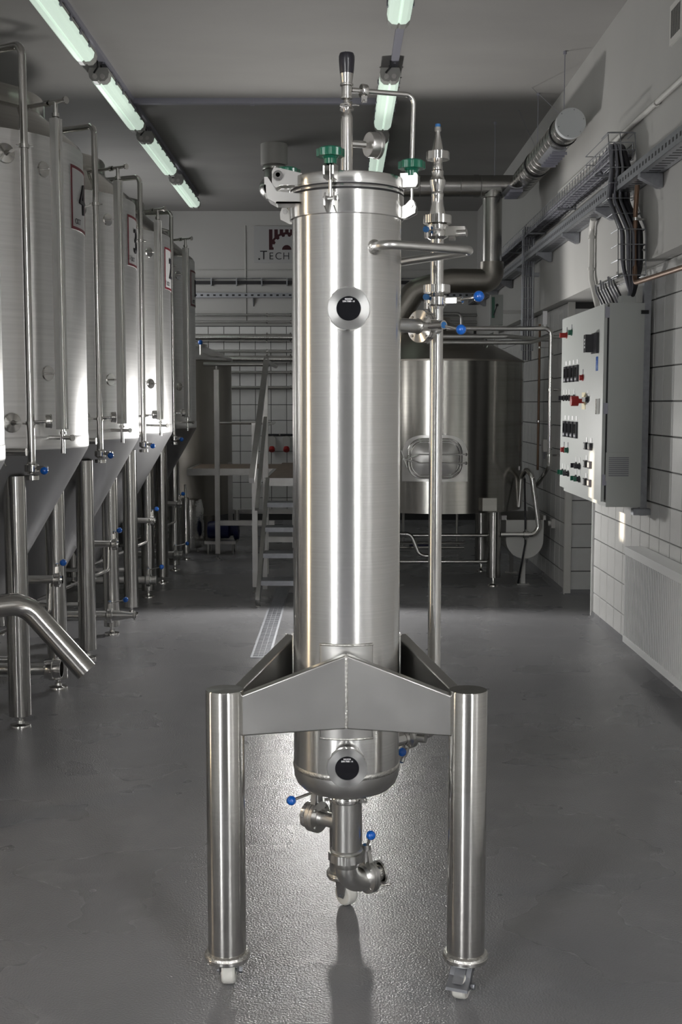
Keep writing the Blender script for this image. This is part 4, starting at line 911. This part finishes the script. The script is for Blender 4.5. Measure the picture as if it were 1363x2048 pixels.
# ================================================================== TROUGH AND KETTLE DRAIN PIPE
Q = thing('grain_trough', 'white U-shaped trough on two thin legs against the far right wall', 'trough', (1.459, 9.40, 0))
U = [(-.150, .525)] + [(-.148 * math.cos(a_), .365 - .148 * math.sin(a_)) for a_ in [k * PI / 16 for k in range(17)]] + [(.150, .525)]
B().prism(U, (0, 0, 0), (1, 0, 0), (0, 0, 1), (0, .008, 0)).obj('end_plate', 'trough_white', Q)
B().prism(U, (0, .80, 0), (1, 0, 0), (0, 0, 1), (0, .008, 0)).obj('end_plate', 'trough_white', Q)
vs = [(x, y, z) for x, z in U for y in (.008, .80)] + [(x * .97, y, z + .004 if i not in (0, len(U) - 1) else z) for i, (x, z) in enumerate(U) for y in (.008, .80)]
m_ = len(U); fs = [(2 * k, 2 * k + 1, 2 * k + 3, 2 * k + 2) for k in range(m_ - 1)] + [(2 * m_ + 2 * k, 2 * m_ + 2 * k + 2, 2 * m_ + 2 * k + 3, 2 * m_ + 2 * k + 1) for k in range(m_ - 1)]
B().add(vs, fs).obj('trough_sheet', 'trough_white', Q)
B().box(-.185, -.145, 0, .80, .525, .56).box(.145, .165, 0, .80, .525, .56).obj('rim', 'trough_white', Q)
for y in (.06, .72):
    lg = B().box(-.018, .018, y, y + .006, 0, .24).obj('leg', 'trough_white', Q); B().box(-.05, .05, y - .03, y + .035, 0, .006).cyl((-.04, y, 0), (-.04, y, .014), .006, n=8).cyl((.04, y, 0), (.04, y, .014), .006, n=8).obj('foot_plate', 'satin', lg)
dp = pipe('drain_pipe', 'steel drain pipe from the kettle rising in front of the trough', 'pipe', [(1.26, 9.34, .415), (1.52, 9.34, .415), (1.56, 9.34, .47), (1.50, 9.34, .88), (1.47, 9.42, .93), (1.44, 9.5, .86), (1.43, 9.52, .62)], .021, 'polished', .05)
B().lathe([(.028, -.02), (.028, .02)], (.20, 0, 0), (1, 0, 0), 16).cyl((.20, 0, -.04), (.20, 0, .04), .006, n=8).obj('pipe_union', 'polished', dp)
B().lathe([(.03, -.03), (.03, .03), (.02, .05)], (.19, .18, .40), n=14).box(.08, .17, .17, .20, .50, .53).obj('hose_coupling', 'satin', dp)
pipe('black_hose', 'thin black hose hanging over the trough edge down to the floor', 'hose', [(1.46, 9.46, .85), (1.455, 9.375, .62), (1.458, 9.37, .52), (1.46, 9.375, .34), (1.435, 9.385, .18), (1.42, 9.46, .01)], .008, 'cable_black', .08)

# ================================================================== BACK WALL FITTINGS
bw = [(2.493, .016, 'satin', 'upper thin pipe on the back wall below the cable tray'), (2.41, .016, 'satin', 'second thin pipe on the back wall, right under the first'),
      (2.226, .045, 'foil', 'upper foil-wrapped pipe across the back wall'), (2.066, .018, 'satin', 'thin pipe between the two foil-wrapped pipes'),
      (1.97, .045, 'foil', 'lower foil-wrapped pipe across the back wall'), (1.815, .018, 'satin', 'thin pipe under the lower foil-wrapped pipe'), (1.636, .018, 'satin', 'lowest thin pipe on the back wall')]
for z, r, m_, lab in bw:
    yy = YB - .06 - r
    pipe('foil_pipe' if m_ == 'foil' else 'wall_pipe', lab, 'pipe', [(-2.6, yy, z), (1.66, yy, z)], r, m_, 0, [(-1.9, yy, z), (-.88, yy, z), (-.60, yy, z), (.9, yy, z)], clipdir=(0, 1, 0), cl=.06 + r - .002, n=14, group='pipes on the back wall')
pipe('wall_pipe', 'looped thin pipe at the right end of the back wall above the kettle', 'pipe', [(.6, YB - .20, 2.50), (1.42, YB - .20, 2.50), (1.44, YB - .20, 1.6)], .02, 'satin', .06, [(1.44, YB - .20, 2.3)], clipdir=(0, 1, 0), cl=.19)
t_ = thing('cable_rail', 'bundle of dark cables on a rail under the sign on the back wall', 'cables', (-2.6, YB - .004, 2.88))
B().box(0, 4.2, -.04, 0, -.020, .018).obj('cable_bundle', 'cable_black', t_); B().tube([(0, -.05, .045), (4.2, -.05, .045)], .006, 6).obj('rail_wire', 'galv', t_)
for k in range(14): B().box(.15 + k * .3, .165 + k * .3, -.056, 0, -.04, .05).obj('bracket', 'galv', t_)
t_ = thing('perforated_rail', 'perforated galvanised tray along the back wall above the pipes', 'cable tray', (-2.6, YB - .004, 2.70))
B().box(0, 4.2, -.06, 0, 0, .055).obj('channel', 'galv', t_)
q = B()
for k in range(56): q.box(.03 + k * .075, .06 + k * .075, -.0615, -.059, .018, .038)
q.obj('slots', 'cable_black', t_)['kind'] = 'stuff'
for x in (.45, 1.55, 2.6): B().prism([(0, 0), (-.05, 0), (0, -.10)], (x, 0, 0), (0, 1, 0), (0, 0, 1), (.012, 0, 0)).obj('bracket', 'galv', t_)
# company sign
SG = thing('wall_sign', 'pale sign board with dark red gear emblem and thin capitals on the back wall', 'sign', (-1.034, YB - .004, 3.112))
B().box(0, 1.16, -.012, 0, 0, .43).obj('board', 'sign_white', SG)
def em(bb, name='emblem', m='dark_red'): return bb.obj(name, m, SG)
gx, gz, gr = .389, .153, .180
q = B(); inner = []
for k in range(0, 61):
    a_ = PI - PI * k / 60
    r_ = gr * (.87 if (k % 8) in (0, 1, 2, 3) else 1.0); inner.append((gx + r_ * math.cos(a_), gz + r_ * math.sin(a_)))
outer = [(gx + .206 * math.cos(PI - PI * k / 60), gz + .206 * math.sin(PI - PI * k / 60)) for k in range(61)]
q.add([(x, -.0135, z) for x, z in inner] + [(x, -.0135, z) for x, z in outer], [(k, k + 1, 61 + k + 1, 61 + k) for k in range(60)])
for k in range(4):
    x0 = gx - .211 + k * .064
    dxm = min(abs(x0 + .021 - gx), .19); zb_ = gz if k == 0 else gz + math.sqrt(.195 ** 2 - dxm ** 2)
    for xa in ((x0,) if k == 3 else (x0, 2 * gx - x0 - .042)): q.box(xa, xa + .042, -.0136, -.012, zb_, .392)
em(q)
q = B(); hub = [(gx + .056 * math.cos(PI * k / 20), gz + .056 * math.sin(PI * k / 20)) for k in range(21)]
q.prism(hub, (0, -.012, 0), (1, 0, 0), (0, 0, 1), (0, -.0015, 0)); em(q)
for ch, sz, xx in (('T', .150, .114), ('E', .120, .204), ('C', .120, .290), ('H', .120, .383)):
    inst('lettering', text_mesh(ch, sz, 'ink', bold=-.0012), SG, (xx, -.0135, .040), (PI / 2, 0, 0))
B().sphere((.06, -.014, .045), .010, 8).obj('screw', 'ink', SG)
for x, w_ in ((-.831, 'left'), (-.656, 'right')):
    o_ = thing('power_socket', 'grey and red industrial power socket on the back wall, %s one of the pair' % w_, 'socket', (x, YB - .015, .90), 'industrial sockets on the back wall')
    B().prism(rrect(.09, .16, .04, 5), (0, 0, .075), (1, 0, 0), (0, 0, 1), (0, -.07, 0)).obj('housing', 'pvc_grey', o_)
    B().lathe([(.036, 0), (.038, .04), (.032, .048), (0, .05)], (0, -.05, .015), (0, -.55, -.83), 18).obj('socket_lid', 'red', o_)
pipe('conduit', 'thin conduit run above the pair of power sockets', 'conduit', [(-.95, YB - .03, 1.07), (-.45, YB - .03, 1.07)], .010, 'cable_black', 0, [(-.74, YB - .03, 1.07)], clipdir=(0, 1, 0), cl=.02)

# ================================================================== CEILING LAMPS AND RAILS
def make_lamp():
    L = thing('ceiling_lamp', 'x', 'lamp', (0, 0, 3.62), 'twin tube ceiling lamps')
    B().prism([(-.070, .0), (.070, .0), (.060, .035), (-.060, .035)], (0, -.75, 0), (1, 0, 0), (0, 0, 1), (0, 1.50, 0)).obj('housing', 'lamp_end', L)
    pr = [(-.068, 0), (-.062, -.030), (-.040, -.052), (-.010, -.055), (0, -.045), (.010, -.055), (.040, -.052), (.062, -.030), (.068, 0)]
    cv = B().prism(pr, (0, -.66, 0), (1, 0, 0), (0, 0, 1), (0, 1.32, 0)).obj('diffuser', 'lamp_cover', L)
    for s_ in (-1, 1):
        B().prism([(x * .99, z * .98) for x, z in pr], (0, s_ * .66, 0), (1, 0, 0), (0, 0, 1), (0, s_ * .09, 0)).obj('end_cap', 'lamp_end', L)
        for sx in (-.025, .025): B().cyl((sx, s_ * .75, -.022), (sx, s_ * .758, -.022), .016, n=12).obj('tube_holder', 'pvc_grey', L)
        B().tube([(0, s_ * .66, .035), (0, s_ * .66, .075)], .006, 6).tube([(-.03, s_ * .755, .0), (0, s_ * .775, .03), (0, s_ * .785, .07)], .006, 6).obj('hook', 'rubber', L)
        for k in range(5): B().box(s_ * .066, s_ * .076, -.52 + k * .25, -.49 + k * .25, -.012, .02).obj('clip', 'cable_grey', L)
    return L
lamp = make_lamp()
LX = {'left': -1.60, 'right': .325}; LY = [(5.25, 'first'), (6.97, 'second'), (8.84, 'third'), (10.68, 'fourth'), (12.25, 'fifth')]
labs = {('left', 6.97): 'twin tube ceiling lamp nearest the camera above the left tanks', ('left', 8.84): 'second twin tube ceiling lamp above the left tanks, by the cross rail',
        ('left', 10.68): 'third twin tube ceiling lamp above the left tanks', ('left', 12.52): 'farthest twin tube ceiling lamp above the left tanks, near the back wall',
        ('right', 6.24): 'warm glowing ceiling lamp cut off by the top of the picture', ('right', 8.84): 'twin tube ceiling lamp seen behind the side pipe of the vessel',
        ('right', 10.68): 'twin tube ceiling lamp seen right above the vessel lid', ('right', 12.52): 'farthest lamp of the right row, hidden behind the vessel lid'}
first = True
for (sd, y), lb in labs.items():
    o_ = lamp if first else copy_tree(lamp); first = False
    o_.location = (LX[sd], y, 3.62); o_['label'] = lb
for sd, lb in (('left', 'grey mounting rail along the ceiling over the left lamps'), ('right', 'grey mounting rail along the ceiling over the right lamps')):
    t_ = thing('ceiling_rail', lb, 'rail', (LX[sd] + .03, 4.0, ZC)); B().box(-.025, .025, 0, 9.2, -.032, 0).obj('channel', 'strut', t_)
    for k in range(10): B().cyl((0, .5 + k * .9, -.038), (0, .5 + k * .9, -.03), .008, n=8).obj('bolt', 'strut', t_)
t_ = thing('ceiling_rail', 'grey cross rail linking the two rows of ceiling lamps', 'rail', (-1.58, 9.16, ZC)); B().box(.03, 1.88, -.025, .025, -.04, 0).obj('channel', 'strut', t_); B().box(.9, .93, -.03, .03, -.045, 0).obj('clip', 'strut', t_)

# ================================================================== FLOOR DRAIN, PUMP, WRAPPED FILTER
DR = thing('floor_drain', 'long steel floor drain channel with grating, left of the vessel', 'drain', (-.46, 6.70, 0))
for x0, x1 in ((-.058, -.045), (.045, .058)): B().box(x0, x1, -.010, 2.6, 0, .004).obj('frame', 'galv', DR)
B().box(-.045, .045, -.010, 0, 0, .004).obj('frame', 'galv', DR)
B().box(-.045, .045, 0, 2.6, .0003, .001).obj('gutter', 'cable_black', DR)
q = B()
for k in range(104): q.box(-.045, .045, .006 + k * .0250, .016 + k * .0250, .001, .0035)
for x in (-.015, .015): q.box(x - .001, x + .001, 0, 2.6, .001, .0036)
q.obj('grating', 'galv', DR)['kind'] = 'stuff'
F = thing('wrapped_filter', 'cylinder wrapped in crumpled silver foil standing under the platform', 'filter', (-1.49, 11.55, 0))
B().lathe([(.0, .05), (.14, .05), (.15, .10), (.145, .30), (.155, .42), (.13, .52), (0, .53)], n=24).obj('wrapping', 'foil', F)
for k in range(3): B().cyl((.09 * math.cos(k * 2.1), .09 * math.sin(k * 2.1), 0), (.09 * math.cos(k * 2.1), .09 * math.sin(k * 2.1), .06), .012, n=8).obj('leg', 'satin', F)
PU = thing('pump', 'dark blue pump on a low steel stand under the platform', 'pump', (-1.15, 11.50, 0))
B().box(-.16, .14, -.16, .14, .10, .13).obj('base_frame', 'satin', PU)
for sx in (-.13, .11):
    for sy in (-.13, .11): B().cyl((sx, sy, 0), (sx, sy, .10), .010, n=8).obj('leg', 'satin', PU)
B().lathe([(0, -.14), (.075, -.14), (.085, -.12), (.085, .06), (.06, .08), (.06, .11), (.095, .115), (.095, .16), (0, .16)], (0, 0, .225), (1, 0, 0), 24).obj('motor', 'blue_pump', PU)
B().tube([(.14, 0, .225), (.14, 0, .42)], .025, 12).obj('outlet', 'satin', PU)
SP = thing('slim_filter', 'slim upright steel cylinder on a foot next to the farthest tank', 'filter', (-1.44, 10.98, 0))
B().lathe([(0, .06), (.040, .06), (.040, .56), (.03, .58), (.012, .585), (.012, .70), (0, .70)], n=24).obj('housing', 'brushed_leg', SP)
B().lathe([(.010, .06), (.010, .02), (.04, .012), (.042, 0), (0, 0)], n=16).obj('foot', 'polished', SP)
